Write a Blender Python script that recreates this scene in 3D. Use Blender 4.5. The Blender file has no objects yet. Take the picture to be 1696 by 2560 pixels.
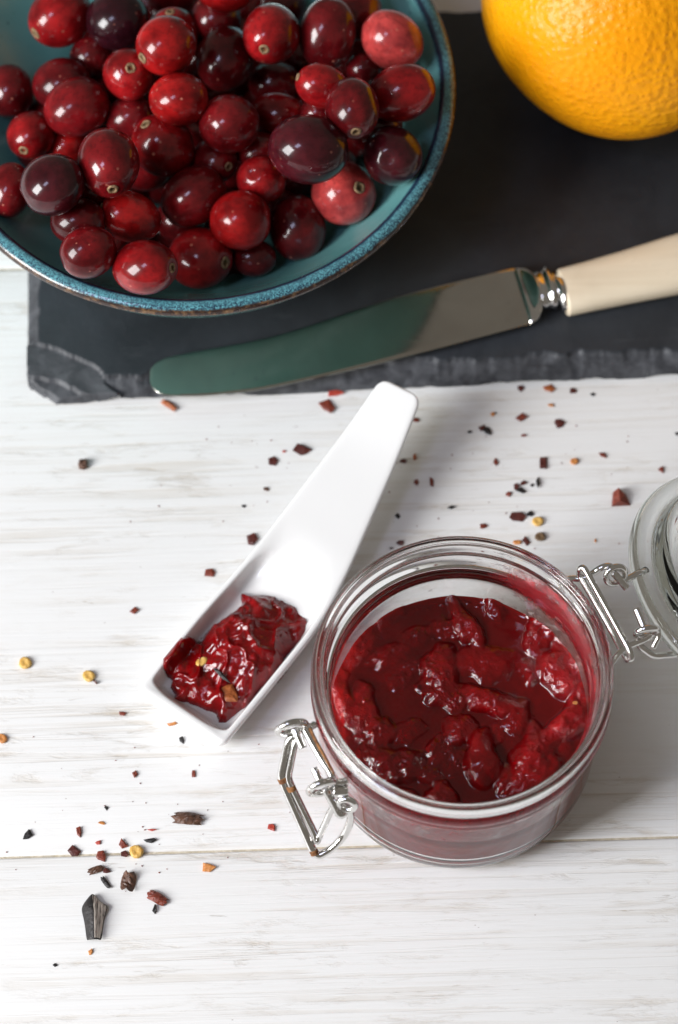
import bpy, bmesh, math, random
import numpy as np
from mathutils import Vector, Matrix, Quaternion

U = 0.001                       # everything below is written in millimetres
SC = bpy.context.scene
COL = SC.collection

# ------------------------------------------------------------------ camera
PITCH = math.radians(63.5)
CAM = np.array([-32.5, -296.2, 742.4])
FPX = 2560 * 100 / 36.0
SW, SH = 1696.0, 2560.0
cam_data = bpy.data.cameras.new('camera')
cam = bpy.data.objects.new('camera', cam_data)
COL.objects.link(cam)
cam_data.sensor_fit = 'VERTICAL'
cam_data.sensor_height = 36.0
cam_data.sensor_width = 24.0
cam_data.lens = 100.0
cam_data.clip_start = 0.01
cam_data.clip_end = 20.0
cam.location = Vector(CAM) * U
cam.rotation_euler = (math.pi / 2 - PITCH, 0, 0)
cam_data.dof.use_dof = True
cam_data.dof.focus_distance = 0.775
cam_data.dof.aperture_fstop = 9.0
SC.camera = cam

# ------------------------------------------------------------------ world, lamps, exposure
world = bpy.data.worlds.new('World')
SC.world = world
world.use_nodes = True
bg = world.node_tree.nodes['Background']
bg.inputs[0].default_value = (0.178, 0.160, 0.138, 1)
bg.inputs[1].default_value = 1.0


def window_lamp(name, direction, dist, w, h, power, color):
    d = bpy.data.lights.new(name, 'AREA')
    d.shape = 'RECTANGLE'
    d.size, d.size_y = w, h
    d.energy = power
    d.color = color
    o = bpy.data.objects.new(name, d)
    COL.objects.link(o)
    v = Vector(direction).normalized()
    o.location = v * dist + Vector((0, 0.10, 0))
    o.rotation_euler = v.to_track_quat('Z', 'Y').to_euler()
    return o


window_lamp('window_light', (-0.80, -0.39, 0.47), 1.25, 0.50, 0.66, 24.0, (0.985, 0.992, 0.995))
window_lamp('window_sky_light', (-0.40, -0.30, 0.87), 1.25, 0.20, 0.32, 2.1, (0.68, 0.72, 1.0))

SC.view_settings.view_transform = 'Standard'
SC.view_settings.look = 'None'
SC.view_settings.exposure = 0.0
SC.view_settings.gamma = 1.0
SC.view_settings.use_curve_mapping = False
SC.render.engine = 'CYCLES'
SC.cycles.use_denoising = True
SC.cycles.max_bounces = 14
SC.cycles.diffuse_bounces = 4
SC.cycles.glossy_bounces = 6
SC.cycles.transmission_bounces = 12
SC.cycles.transparent_max_bounces = 12
SC.cycles.caustics_reflective = True
SC.cycles.caustics_refractive = True
SC.cycles.blur_glossy = 0.4
SC.cycles.sample_clamp_indirect = 8.0


# ------------------------------------------------------------------ pixel -> place on a level plane
def ray(u, v):
    x = (u - SW / 2) / FPX
    y = -(v - SH / 2) / FPX
    s, c = math.sin(PITCH), math.cos(PITCH)
    return np.array([x, c + y * s, -s + y * c])


def S(u, v, z):                 # photograph pixels
    d = ray(u, v)
    return CAM + d * ((z - CAM[2]) / d[2])


KD = 1696 / 1568.0


def P(x, y, z):                 # pixels of the 1568 wide view
    return S(x * KD, y * KD, z)


CAM_R = np.array([1.0, 0, 0])
CAM_U = np.array([0, math.sin(PITCH), math.cos(PITCH)])
CAM_B = np.array([0, -math.cos(PITCH), math.sin(PITCH)])     # towards the camera


# ------------------------------------------------------------------ numeric noise
def _hash(ix, iy, seed):
    n = (ix.astype(np.int64) * 374761393 + iy.astype(np.int64) * 668265263 + seed * 1274126177) & 0x7fffffff
    n = (n ^ (n >> 13)) * 1274126177 & 0x7fffffff
    n = n ^ (n >> 16)
    return (n & 0xffff) / 65535.0


def vnoise(x, y, seed=0):
    x = np.asarray(x, float); y = np.asarray(y, float)
    ix = np.floor(x); iy = np.floor(y)
    fx = x - ix; fy = y - iy
    fx = fx * fx * fx * (fx * (fx * 6 - 15) + 10)
    fy = fy * fy * fy * (fy * (fy * 6 - 15) + 10)
    a = _hash(ix, iy, seed); b = _hash(ix + 1, iy, seed)
    c = _hash(ix, iy + 1, seed); d = _hash(ix + 1, iy + 1, seed)
    return (a + (b - a) * fx + (c - a) * fy + (a - b - c + d) * fx * fy) * 2 - 1


def fbm(x, y, oct=4, seed=0):
    t = 0; a = 1.0; s = 0
    for i in range(oct):
        t = t + a * vnoise(np.asarray(x) * 2 ** i, np.asarray(y) * 2 ** i, seed + 17 * i)
        s += a
        a *= 0.5
    return t / s


def smooth(a, b, x):
    t = np.clip((x - a) / (b - a), 0, 1)
    return t * t * (3 - 2 * t)


# ------------------------------------------------------------------ object helpers
def tag(o, label=None, cat=None, group=None, kind=None):
    if label: o['label'] = label
    if cat: o['category'] = cat
    if group: o['group'] = group
    if kind: o['kind'] = kind
    return o


def thing(name, base, label, cat, group=None):
    o = bpy.data.objects.new(name, None)
    o.empty_display_size = 0.005
    COL.objects.link(o)
    o.location = Vector(base) * U
    return tag(o, label, cat, group)


def mesh_of(name, verts, faces, mat, smoothed=True, origin=(0, 0, 0)):
    me = bpy.data.meshes.new(name)
    v = (np.asarray(verts, float).reshape(-1, 3) - np.asarray(origin, float)) * U
    me.from_pydata(v.tolist(), [], [list(map(int, f)) for f in faces])
    me.validate(verbose=False)
    bm = bmesh.new(); bm.from_mesh(me)
    bmesh.ops.recalc_face_normals(bm, faces=bm.faces[:])
    bm.to_mesh(me); bm.free()
    if mat: me.materials.append(mat)
    if smoothed:
        me.polygons.foreach_set('use_smooth', [True] * len(me.polygons))
    me.update()
    return me


def build(name, verts, faces, mat, parent=None, origin=None, smoothed=True, root=None, sharp=None, subsurf=0):
    """verts are in world millimetres; a part's vertices are kept relative to its thing's base"""
    if parent is not None:
        org = base_of(parent)
    else:
        org = np.array(origin if origin is not None else (0, 0, 0), float)
    me = mesh_of(name, verts, faces, mat, smoothed, org)
    o = bpy.data.objects.new(name, me)
    COL.objects.link(o)
    if parent is not None:
        o.parent = parent
    else:
        o.location = Vector(org) * U
    if sharp is not None:
        try:
            me.set_sharp_from_angle(angle=math.radians(sharp))
        except Exception:
            pass
    if subsurf:
        m = o.modifiers.new('subsurf', 'SUBSURF')
        m.levels = m.render_levels = subsurf
    return o


def base_of(o):
    v = Vector((0, 0, 0))
    while o is not None:
        v += o.location
        o = o.parent
    return np.array(v) / U


def grid_faces(n, m, wrap_m=False, flip=False):
    f = []
    mm = m if wrap_m else m - 1
    for i in range(n - 1):
        for j in range(mm):
            a = i * m + j; b = i * m + (j + 1) % m
            c = (i + 1) * m + (j + 1) % m; d = (i + 1) * m + j
            f.append((a, d, c, b) if flip else (a, b, c, d))
    return f


def lathe(profile, seg=96, center=(0, 0, 0), closed=False):
    """profile [(r, z)], first and last may sit on the axis"""
    pr = np.array(profile, float)
    t = np.linspace(0, 2 * np.pi, seg, endpoint=False)
    v = []
    idx = []
    for r, z in pr:
        if r < 1e-6:
            idx.append([len(v)] * seg); v.append((0, 0, z))
        else:
            s = len(v)
            v += [(r * math.cos(a), r * math.sin(a), z) for a in t]
            idx.append(list(range(s, s + seg)))
    f = []
    n = len(pr)
    for i in range(n if closed else n - 1):
        A, B = idx[i], idx[(i + 1) % n]
        for j in range(seg):
            k = (j + 1) % seg
            q = [A[j], A[k], B[k], B[j]]
            u = []
            for e in q:
                if e not in u: u.append(e)
            if len(u) > 2: f.append(u)
    return np.array(v) + np.array(center, float), f


def catmull(pts, per=6, closed=False):
    p = np.array(pts, float)
    n = len(p)
    out = []
    rng = range(n if closed else n - 1)
    for i in rng:
        p0 = p[(i - 1) % n] if (closed or i > 0) else 2 * p[0] - p[1]
        p1 = p[i]; p2 = p[(i + 1) % n]
        p3 = p[(i + 2) % n] if (closed or i + 2 < n) else 2 * p[-1] - p[-2]
        for k in range(per):
            t = k / per
            out.append(0.5 * ((2 * p1) + (-p0 + p2) * t + (2 * p0 - 5 * p1 + 4 * p2 - p3) * t * t + (-p0 + 3 * p1 - 3 * p2 + p3) * t ** 3))
    if not closed: out.append(p[-1])
    return np.array(out)


def fillet(pts, r, per=5):
    """polyline with its corners rounded to about radius r"""
    p = [np.array(a, float) for a in pts]
    out = [p[0]]
    for i in range(1, len(p) - 1):
        a, b, c = p[i - 1], p[i], p[i + 1]
        d1, d2 = a - b, c - b
        l1, l2 = np.linalg.norm(d1), np.linalg.norm(d2)
        q = min(r, l1 * .48, l2 * .48)
        s, e = b + d1 / l1 * q, b + d2 / l2 * q
        for k in range(per + 1):
            t = k / per
            out.append((1 - t) ** 2 * s + 2 * t * (1 - t) * b + t * t * e)
    out.append(p[-1])
    return np.array(out)


def tube(path, r, seg=12, closed=False, caps=True):
    p = np.array(path, float)
    n = len(p)
    rr = np.full(n, r) if np.isscalar(r) else np.array(r)
    T = np.zeros_like(p)
    for i in range(n):
        a = p[(i + 1) % n] if (closed or i + 1 < n) else p[i]
        b = p[(i - 1) % n] if (closed or i > 0) else p[i]
        T[i] = (a - b) / (np.linalg.norm(a - b) + 1e-9)
    up = np.array([0, 0, 1.0]) if abs(T[0][2]) < .9 else np.array([1.0, 0, 0])
    N = np.cross(T[0], up); N /= np.linalg.norm(N)
    v = []
    for i in range(n):
        if i:
            N = N - T[i] * np.dot(N, T[i]); N /= np.linalg.norm(N) + 1e-9
        B = np.cross(T[i], N)
        for k in range(seg):
            a = 2 * math.pi * k / seg
            v.append(p[i] + (N * math.cos(a) + B * math.sin(a)) * rr[i])
    f = []
    for i in range(n if closed else n - 1):
        for k in range(seg):
            j = (i + 1) % n
            f.append((i * seg + k, i * seg + (k + 1) % seg, j * seg + (k + 1) % seg, j * seg + k))
    if caps and not closed:
        f.append(tuple(range(seg))[::-1])
        f.append(tuple(range((n - 1) * seg, n * seg)))
    return np.array(v), f


# ------------------------------------------------------------------ material helpers
class NT:
    def __init__(self, name):
        self.m = bpy.data.materials.new(name)
        self.m.use_nodes = True
        self.t = self.m.node_tree
        self.b = self.t.nodes['Principled BSDF']
        self.out = self.t.nodes['Material Output']

    def n(self, typ, **kw):
        nd = self.t.nodes.new(typ)
        for k, v in kw.items(): setattr(nd, k, v)
        return nd

    def put(self, sock, v):
        if isinstance(v, bpy.types.NodeSocket): self.t.links.new(v, sock)
        elif isinstance(v, (tuple, list)) and len(v) == 3 and sock.type == 'RGBA': sock.default_value = (*v, 1)
        else: sock.default_value = v

    def set(self, **kw):
        for k, v in kw.items(): self.put(self.b.inputs[k.replace('_', ' ')], v)
        return self

    def coord(self, which='Object', scale=(1, 1, 1), rot=(0, 0, 0), loc=(0, 0, 0)):
        tc = self.n('ShaderNodeTexCoord')
        mp = self.n('ShaderNodeMapping')
        mp.inputs['Scale'].default_value = scale
        mp.inputs['Rotation'].default_value = rot
        mp.inputs['Location'].default_value = loc
        self.t.links.new(tc.outputs[which], mp.inputs['Vector'])
        return mp.outputs[0]

    def noise(self, vec, scale=5, detail=3, rough=.5, dist=0.0, dim='3D'):
        nd = self.n('ShaderNodeTexNoise')
        nd.noise_dimensions = dim
        self.put(nd.inputs['Vector'], vec)
        nd.inputs['Scale'].default_value = scale
        nd.inputs['Detail'].default_value = detail
        nd.inputs['Roughness'].default_value = rough
        nd.inputs['Distortion'].default_value = dist
        return nd.outputs[0]

    def voronoi(self, vec, scale, feature='F1', out='Distance', rnd=1.0):
        nd = self.n('ShaderNodeTexVoronoi')
        nd.feature = feature
        self.put(nd.inputs['Vector'], vec)
        nd.inputs['Scale'].default_value = scale
        nd.inputs['Randomness'].default_value = rnd
        return nd.outputs[out]

    def ramp(self, fac, stops, interp='LINEAR'):
        nd = self.n('ShaderNodeValToRGB')
        nd.color_ramp.interpolation = interp
        el = nd.color_ramp.elements
        while len(el) < len(stops): el.new(0.5)
        for e, (p, c) in zip(el, stops):
            e.position = p
            e.color = (c, c, c, 1) if np.isscalar(c) else (*c, 1)
        self.put(nd.inputs[0], fac)
        return nd.outputs[0]

    def mix(self, fac, a, b, blend='MIX'):
        nd = self.n('ShaderNodeMix')
        nd.data_type = 'RGBA'
        nd.blend_type = blend
        self.put(nd.inputs[0], fac)
        self.put(nd.inputs[6], a)
        self.put(nd.inputs[7], b)
        return nd.outputs[2]

    def math(self, op, a, b=0.0, c=0.0, clamp=False):
        nd = self.n('ShaderNodeMath')
        nd.operation = op
        nd.use_clamp = clamp
        self.put(nd.inputs[0], a); self.put(nd.inputs[1], b); self.put(nd.inputs[2], c)
        return nd.outputs[0]

    def bump(self, h, strength=.3, dist=.001, normal=None):
        nd = self.n('ShaderNodeBump')
        nd.inputs['Strength'].default_value = strength
        nd.inputs['Distance'].default_value = dist
        self.put(nd.inputs['Height'], h)
        if normal is not None: self.put(nd.inputs['Normal'], normal)
        return nd.outputs[0]

    def sep(self, vec):
        nd = self.n('ShaderNodeSeparateXYZ')
        self.put(nd.inputs[0], vec)
        return nd.outputs


def simple(name, color, rough=.5, **kw):
    m = NT(name)
    m.set(Base_Color=color, Roughness=rough, **kw)
    return m.m


M = {}


def make_wood():
    m = NT('whitewashed_wood')
    c = m.coord('Object')
    st = m.n('ShaderNodeMapping'); st.inputs['Scale'].default_value = (9, 380, 1); m.put(st.inputs[0], c)
    fine = m.noise(st.outputs[0], 1.0, 5, .62, .6)
    st2 = m.n('ShaderNodeMapping'); st2.inputs['Scale'].default_value = (14, 900, 1); m.put(st2.inputs[0], c)
    finer = m.noise(st2.outputs[0], 1.0, 4, .6, .2)
    st3 = m.n('ShaderNodeMapping'); st3.inputs['Scale'].default_value = (9, 34, 1); m.put(st3.inputs[0], c)
    patch = m.noise(st3.outputs[0], 1.0, 5, .6, .8)
    st4 = m.n('ShaderNodeMapping'); st4.inputs['Scale'].default_value = (48, 230, 1); m.put(st4.inputs[0], c)
    scuff = m.noise(st4.outputs[0], 1.0, 7, .72, .4)
    streak = m.ramp(fine, [(.51, 0.0), (.60, 1.0)])
    streak2 = m.ramp(finer, [(.50, 0.0), (.72, 1.0)])
    pm = m.ramp(patch, [(.40, .10), (.62, 1.0)])
    sm = m.ramp(scuff, [(.54, 0.0), (.66, 1.0)])
    a = m.math('MULTIPLY', streak, pm)
    b = m.math('MULTIPLY', streak2, m.math('MULTIPLY', pm, .7))
    s = m.math('MULTIPLY', sm, m.ramp(patch, [(.44, .1), (.66, .9)]))
    w = m.math('ADD', m.math('MULTIPLY', a, .27), m.math('MULTIPLY', b, .34))
    w = m.math('ADD', w, m.math('MULTIPLY', s, .58), clamp=True)
    knick = m.ramp(m.noise(m.coord('Object', (55, 700, 1)), 1.0, 4, .7, .6), [(.66, 0.0), (.72, 1.0)])
    knick = m.math('MULTIPLY', knick, m.ramp(m.noise(c, 16, 3, .6), [(.5, 0.0), (.6, 1.0)]))
    w = m.math('ADD', w, m.math('MULTIPLY', knick, .55), clamp=True)
    tint = m.mix(m.noise(c, 22, 3, .5), (.54, .44, .31), (.55, .48, .39))
    base = m.mix(m.noise(c, 12, 2, .5), (.85, .85, .84), (.82, .825, .825))
    col = m.mix(w, base, tint)
    speck = m.ramp(m.voronoi(m.coord('Object', (1, 2.2, 1)), 95), [(.018, 1.0), (.035, 0.0)])
    col = m.mix(m.math('MULTIPLY', speck, .55), col, (.2, .13, .1))
    m.set(Base_Color=col, Roughness=m.ramp(w, [(0, .42), (1, .62)]), Specular_IOR_Level=.35)
    h = m.math('SUBTRACT', m.math('MULTIPLY', finer, .3), m.math('MULTIPLY', w, .9))
    m.set(Normal=m.bump(h, .6, .0006))
    return m.m


def make_slate():
    m = NT('slate_stone')
    c = m.coord('Object')
    big = m.noise(c, 35, 5, .6, .5)
    fine = m.noise(c, 420, 4, .65)
    at = m.n('ShaderNodeAttribute'); at.attribute_name = 'chip'
    col = m.mix(m.ramp(big, [(.3, 0.0), (.75, 1.0)]), (.016, .0185, .0225), (.036, .041, .049))
    scratch = m.ramp(m.noise(m.coord('Object', (30, 190, 1), (0, 0, .18)), 1.0, 5, .6, 1.2), [(.63, 0.0), (.78, 1.0)])
    col = m.mix(m.math('MULTIPLY', scratch, .55), col, (.065, .070, .078))
    chipc = m.mix(m.ramp(m.noise(c, 150, 6, .68, .6), [(.34, 0.0), (.74, 1.0)]), (.026, .028, .033), (.090, .094, .104))
    col = m.mix(at.outputs['Fac'], col, chipc)
    m.set(Base_Color=col, Roughness=m.ramp(fine, [(.3, .46), (.7, .60)]), Specular_IOR_Level=.45)
    h = m.math('ADD', m.math('MULTIPLY', big, .5), m.math('MULTIPLY', fine, .35))
    m.set(Normal=m.bump(h, .35, .0009))
    return m.m


def make_glaze(name, outer=False):
    m = NT(name)
    c = m.coord('Object')
    n1 = m.noise(c, 26, 4, .6, .4)
    if outer:
        col = m.mix(m.ramp(n1, [(.3, 0.0), (.7, 1.0)]), (.10, .25, .23), (.165, .37, .335))
    else:
        col = m.mix(m.ramp(n1, [(.3, 0.0), (.7, 1.0)]), (.12, .37, .38), (.20, .48, .47))
    sp = m.ramp(m.voronoi(c, 330), [(.10, 1.0), (.2, 0.0)])
    msk = m.ramp(m.noise(c, 90, 2, .5), [(.5, 0.0), (.62, 1.0)])
    col = m.mix(m.math('MULTIPLY', m.math('MULTIPLY', sp, msk), .55), col, (.02, .06, .09))
    m.set(Base_Color=col, Roughness=.16, Coat_Weight=.3, Coat_Roughness=.08)
    m.set(Normal=m.bump(m.noise(c, 60, 3, .5), .08, .002))
    return m.m


def make_rim_glaze(r_in, width):
    """speckled band on the lip: dark lines at its two edges, brown bare clay outside"""
    m = NT('speckled_rim_glaze')
    c = m.coord('Object')
    x, y, z = m.sep(c)
    r = m.math('SQRT', m.math('ADD', m.math('MULTIPLY', x, x), m.math('MULTIPLY', y, y)))
    wob = m.math('MULTIPLY', m.math('SUBTRACT', m.noise(c, 160, 3, .6), .5), .0011)
    rr = m.math('MULTIPLY', m.math('SUBTRACT', m.math('ADD', r, wob), r_in), 1.0 / width)   # 0 inside .. 1 outside
    spk = m.ramp(m.noise(c, 2600, 2, .6), [(.47, 0.0), (.56, 1.0)])
    spk2 = m.ramp(m.noise(c, 1200, 3, .6), [(.48, 0.0), (.58, 1.0)])
    blue = m.mix(m.noise(c, 55, 2, .5), (.10, .33, .40), (.15, .42, .46))
    navy = (.010, .016, .045)
    band = m.ramp(rr, [(.0, .6), (.2, 1.0), (.38, .75), (.58, .7), (.70, 1.0), (.85, 1.0)])
    k = m.math('MULTIPLY', m.math('MAXIMUM', spk, m.math('MULTIPLY', spk2, .75)), band)
    k = m.math('MAXIMUM', k, m.ramp(rr, [(.02, 0.0), (.08, .95), (.26, .95), (.37, 0.0)]))
    col = m.mix(k, blue, navy)
    clay = m.mix(m.ramp(m.noise(c, 480, 3, .6), [(.50, 0.0), (.74, 1.0)]), (.030, .016, .013), (.20, .11, .05))
    col = m.mix(m.ramp(rr, [(.80, 0.0), (.90, 1.0)]), col, clay)
    m.set(Base_Color=col, Roughness=.2, Coat_Weight=.25, Coat_Roughness=.1)
    m.set(Normal=m.bump(m.noise(c, 700, 2, .5), .12, .0006))
    return m.m


def make_berry():
    m = NT('cranberry_skin')
    oi = m.n('ShaderNodeObjectInfo')
    rnd = oi.outputs['Random']
    off = m.n('ShaderNodeCombineXYZ')
    m.put(off.inputs[0], m.math('MULTIPLY', rnd, 37.0)); m.put(off.inputs[1], m.math('MULTIPLY', rnd, 11.0))
    tc = m.n('ShaderNodeTexCoord')
    ad = m.n('ShaderNodeVectorMath'); ad.operation = 'ADD'
    m.put(ad.inputs[0], tc.outputs['Object']); m.put(ad.inputs[1], off.outputs[0])
    v = ad.outputs[0]
    # the mesh is a unit-size berry (1 mm = .1 here), object scale sets its size
    big = m.noise(v, 90, 3, .55)
    med = m.noise(v, 420, 4, .65)
    bri = m.mix(1.0, oi.outputs['Color'], (1.75, 1.9, 1.8), 'MULTIPLY')
    dark = m.mix(1.0, oi.outputs['Color'], (.40, .34, .42), 'MULTIPLY')
    col = m.mix(m.ramp(big, [(.32, 0.0), (.70, 1.0)]), dark, bri)
    col = m.mix(m.math('MULTIPLY', m.ramp(med, [(.48, 0.0), (.66, 1.0)]), .55), col, dark)
    sp = m.ramp(m.voronoi(v, 260), [(.09, 1.0), (.15, 0.0)])
    spm = m.ramp(m.noise(v, 110, 1, .5), [(.50, 0.0), (.60, 1.0)])
    col = m.mix(m.math('MULTIPLY', m.math('MULTIPLY', sp, spm), .6), col, (.55, .20, .14))
    m.set(Base_Color=col, Roughness=m.ramp(med, [(.3, .26), (.8, .42)]), Specular_IOR_Level=.10, Coat_Weight=m.ramp(big, [(.3, .5), (.7, 1.0)]), Coat_Roughness=.11)
    m.set(Subsurface_Weight=.12, Subsurface_Scale=.002)
    m.b.inputs['Subsurface Radius'].default_value = (1.0, .12, .08)
    m.set(Normal=m.bump(m.noise(v, 240, 3, .6), .10, .0006))
    return m.m


def make_orange():
    m = NT('orange_peel')
    c = m.coord('Object')
    ds = m.n('ShaderNodeVectorMath'); ds.operation = 'ADD'
    wv = m.n('ShaderNodeTexNoise'); m.put(wv.inputs['Vector'], c); wv.inputs['Scale'].default_value = 160
    sc = m.n('ShaderNodeVectorMath'); sc.operation = 'SCALE'; m.put(sc.inputs[0], wv.outputs[1]); sc.inputs[3].default_value = .0012
    m.put(ds.inputs[0], c); m.put(ds.inputs[1], sc.outputs[0])
    vo = m.voronoi(ds.outputs[0], 500, 'SMOOTH_F1')
    vo2 = m.voronoi(ds.outputs[0], 1050, 'SMOOTH_F1')
    n = m.noise(c, 20, 3, .5)
    col = m.mix(m.ramp(n, [(.3, 0.0), (.7, 1.0)]), (.90, .325, .002), (.94, .405, .003))
    pit = m.ramp(vo, [(.0, 1.0), (.28, 0.0)])
    col = m.mix(m.math('MULTIPLY', pit, .35), col, (.70, .20, .004))
    m.set(Base_Color=col, Roughness=.36, Specular_IOR_Level=.30)
    m.set(Subsurface_Weight=.15, Subsurface_Scale=.004)
    m.b.inputs['Subsurface Radius'].default_value = (1.0, .45, .1)
    h = m.math('ADD', m.ramp(vo, [(.0, 1.0), (.62, 0.0)]), m.math('MULTIPLY', m.ramp(vo2, [(.0, 0.0), (.3, 1.0)]), .22))
    h = m.math('ADD', h, m.math('MULTIPLY', m.noise(c, 110, 2, .5), .9))
    m.set(Normal=m.bump(h, .42, .0008))
    return m.m


def make_jam(name, chunky=1.0):
    m = NT(name)
    c = m.coord('Object')
    n1 = m.noise(c, 130, 5, .6, .8)
    n2 = m.noise(c, 420, 4, .6, .5)
    at = m.n('ShaderNodeAttribute'); at.attribute_name = 'lump'
    k = m.math('ADD', at.outputs['Fac'], m.math('MULTIPLY', m.math('SUBTRACT', n1, .5), .55))
    col = m.ramp(k, [(.0, (.125, .0010, .0018)), (.35, (.185, .0016, .0027)), (.65, (.235, .0028, .0042)), (.85, (.31, .005, .007)), (1.0, (.50, .010, .011))])  # brightest red also colours in the glow of thin jam at the wall
    col = m.mix(m.math('MULTIPLY', m.ramp(n2, [(.5, 0.0), (.75, 1.0)]), .3), col, (.07, .0012, .002))
    m.set(Base_Color=col, Roughness=.045, Specular_IOR_Level=.5)
    m.set(Subsurface_Weight=.5, Subsurface_Scale=.006)
    m.b.inputs['Subsurface Radius'].default_value = (1.0, .05, .04)
    hh = m.math('MULTIPLY', n2, m.math('ADD', m.math('MULTIPLY', at.outputs['Fac'], 1.0), .05))
    n3 = m.noise(c, 1300, 3, .6, .3)
    hh = m.math('ADD', hh, m.math('MULTIPLY', m.math('MULTIPLY', n3, .35), at.outputs['Fac']))
    m.set(Normal=m.bump(hh, .42 * chunky, .0012))
    return m.m


def make_smear():
    m = NT('thin_jam_smear')
    c = m.coord('Object')
    n1 = m.noise(c, 95, 6, .72, .8)
    n2 = m.noise(c, 600, 5, .7, .4)
    at = m.n('ShaderNodeAttribute'); at.attribute_name = 'cover'
    k = m.math('ADD', m.math('MULTIPLY', n1, .9), m.math('MULTIPLY', n2, .55))
    k = m.math('ADD', k, m.math('SUBTRACT', at.outputs['Fac'], 1.20))
    a = m.ramp(k, [(.0, 0.0), (.10, .35), (.24, .60), (.48, .93)])
    m.set(Base_Color=m.mix(n2, (.30, .012, .02), (.50, .035, .045)), Roughness=.16, Alpha=a)
    m.set(Subsurface_Weight=.2, Subsurface_Scale=.002)
    m.set(Normal=m.bump(n2, .5, .0006))
    return m.m


def make_glass(name, col=(.996, .999, .996)):
    m = NT(name)
    m.t.nodes.remove(m.b)
    g = m.n('ShaderNodeBsdfGlass')
    g.inputs['Color'].default_value = (*col, 1)
    g.inputs['IOR'].default_value = 1.5
    g.inputs['Roughness'].default_value = 0.0
    m.t.links.new(g.outputs[0], m.out.inputs['Surface'])
    return m.m


def make_steel(name, base, rough, rust=0.0):
    m = NT(name)
    c = m.coord('Object')
    n = m.noise(c, 500, 4, .65)
    col = m.mix(m.ramp(n, [(.4, 0.0), (.75, 1.0)]), base, tuple(x * .88 for x in base))
    metal = 1.0
    rg = m.ramp(n, [(.3, rough * .8), (.8, rough * 1.2)])
    if rust:
        rm = m.ramp(m.noise(c, 240, 5, .7, .3), [(.66 - rust * .3, 0.0), (.72 - rust * .3, 1.0)])
        col = m.mix(rm, col, m.mix(n, (.10, .035, .012), (.33, .14, .045)))
        metal = m.math('SUBTRACT', 1.0, rm)
        rg = m.mix(rm, rg, (.7, .7, .7))
    m.set(Base_Color=col, Metallic=metal, Roughness=rg)
    return m.m


def make_flake(name, ca, cb, rough=.42):
    m = NT(name)
    c = m.coord('Object')
    n = m.noise(c, 700, 4, .65)
    n2 = m.noise(c, 240, 3, .6)
    col = m.mix(m.ramp(n, [(.35, 0.0), (.68, 1.0)]), ca, cb)
    col = m.mix(m.math('MULTIPLY', m.ramp(n2, [(.5, 0.0), (.7, 1.0)]), .5), col, tuple(x * .45 for x in ca))
    m.set(Base_Color=col, Roughness=rough)
    m.set(Normal=m.bump(n, .6, .0006))
    return m.m


M['wood'] = make_wood()
M['slate'] = make_slate()
M['glaze_in'] = make_glaze('turquoise_glaze')
M['glaze_out'] = make_glaze('green_outer_glaze', True)
M['berry'] = make_berry()
M['orange'] = make_orange()
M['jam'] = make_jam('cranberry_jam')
M['smear'] = make_smear()
M['glass'] = make_glass('clear_glass')
M['lid_glass'] = make_glass('lid_glass', (.985, .997, .988))
M['steel'] = make_steel('bright_wire', (.80, .79, .77), .12)
M['steel_rust'] = make_steel('rusty_wire', (.78, .77, .75), .15, .26)
def make_blade():
    m = NT('blade_steel')
    rz = math.atan2(.2, 1.0)
    sc = m.noise(m.coord('Object', (12, 900, 12), (0, 0, -.21)), 1.0, 4, .7, .2)
    sm = m.noise(m.coord('Object'), 55, 4, .6, .6)
    pits = m.ramp(m.voronoi(m.coord('Object'), 170), [(.05, 1.0), (.10, 0.0)])
    pits = m.math('MULTIPLY', pits, m.ramp(m.noise(m.coord('Object'), 60, 2, .5), [(.5, 0.0), (.6, 1.0)]))
    col = m.mix(m.ramp(sm, [(.35, 0.0), (.7, 1.0)]), (.60, .585, .54), (.52, .50, .46))
    col = m.mix(m.math('MULTIPLY', pits, .45), col, (.12, .11, .10))
    m.set(Base_Color=col, Metallic=1.0, Roughness=m.math('ADD', m.ramp(sm, [(.3, .08), (.75, .17)]), m.ramp(sc, [(.5, 0.0), (.75, .10)])))
    m.set(Normal=m.bump(sc, .05, .0003))
    return m.m


M['blade'] = make_blade()
M['ferrule'] = make_steel('polished_ferrule', (.78, .77, .75), .06)
M['porcelain'] = simple('white_porcelain', (.83, .83, .825), .12, Coat_Weight=.3, Coat_Roughness=.05)
def make_cream():
    m = NT('cream_handle')
    g = m.noise(m.coord('Object', (14, 420, 420), (0, 0, -.21)), 1.0, 4, .6, .3)
    sp = m.noise(m.coord('Object'), 45, 3, .6)
    col = m.mix(m.ramp(g, [(.4, 0.0), (.7, .6)]), (.80, .69, .52), (.72, .60, .43))
    col = m.mix(m.math('MULTIPLY', m.ramp(sp, [(.58, 0.0), (.75, 1.0)]), .25), col, (.5, .38, .25))
    m.set(Base_Color=col, Roughness=m.ramp(sp, [(.3, .24), (.7, .42)]))
    return m.m


M['cream'] = make_cream()
M['rust'] = make_flake('rust', (.12, .04, .012), (.36, .16, .05), .8)
M['scar'] = make_flake('blossom_scar_skin', (.10, .055, .025), (.40, .25, .13), .7)
M['scar_core'] = make_flake('blossom_scar_core', (.03, .02, .008), (.20, .12, .03), .8)
def make_vein():
    m = NT('veined_husk')
    n = m.noise(m.coord('Object', (1700, 120, 400)), 1.0, 4, .6, .5)
    m.set(Base_Color=m.mix(m.ramp(n, [(.36, 0.0), (.56, 1.0)]), (.05, .038, .032), (.62, .55, .48)), Roughness=.4)
    m.set(Normal=m.bump(n, .6, .0006))
    return m.m


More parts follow.
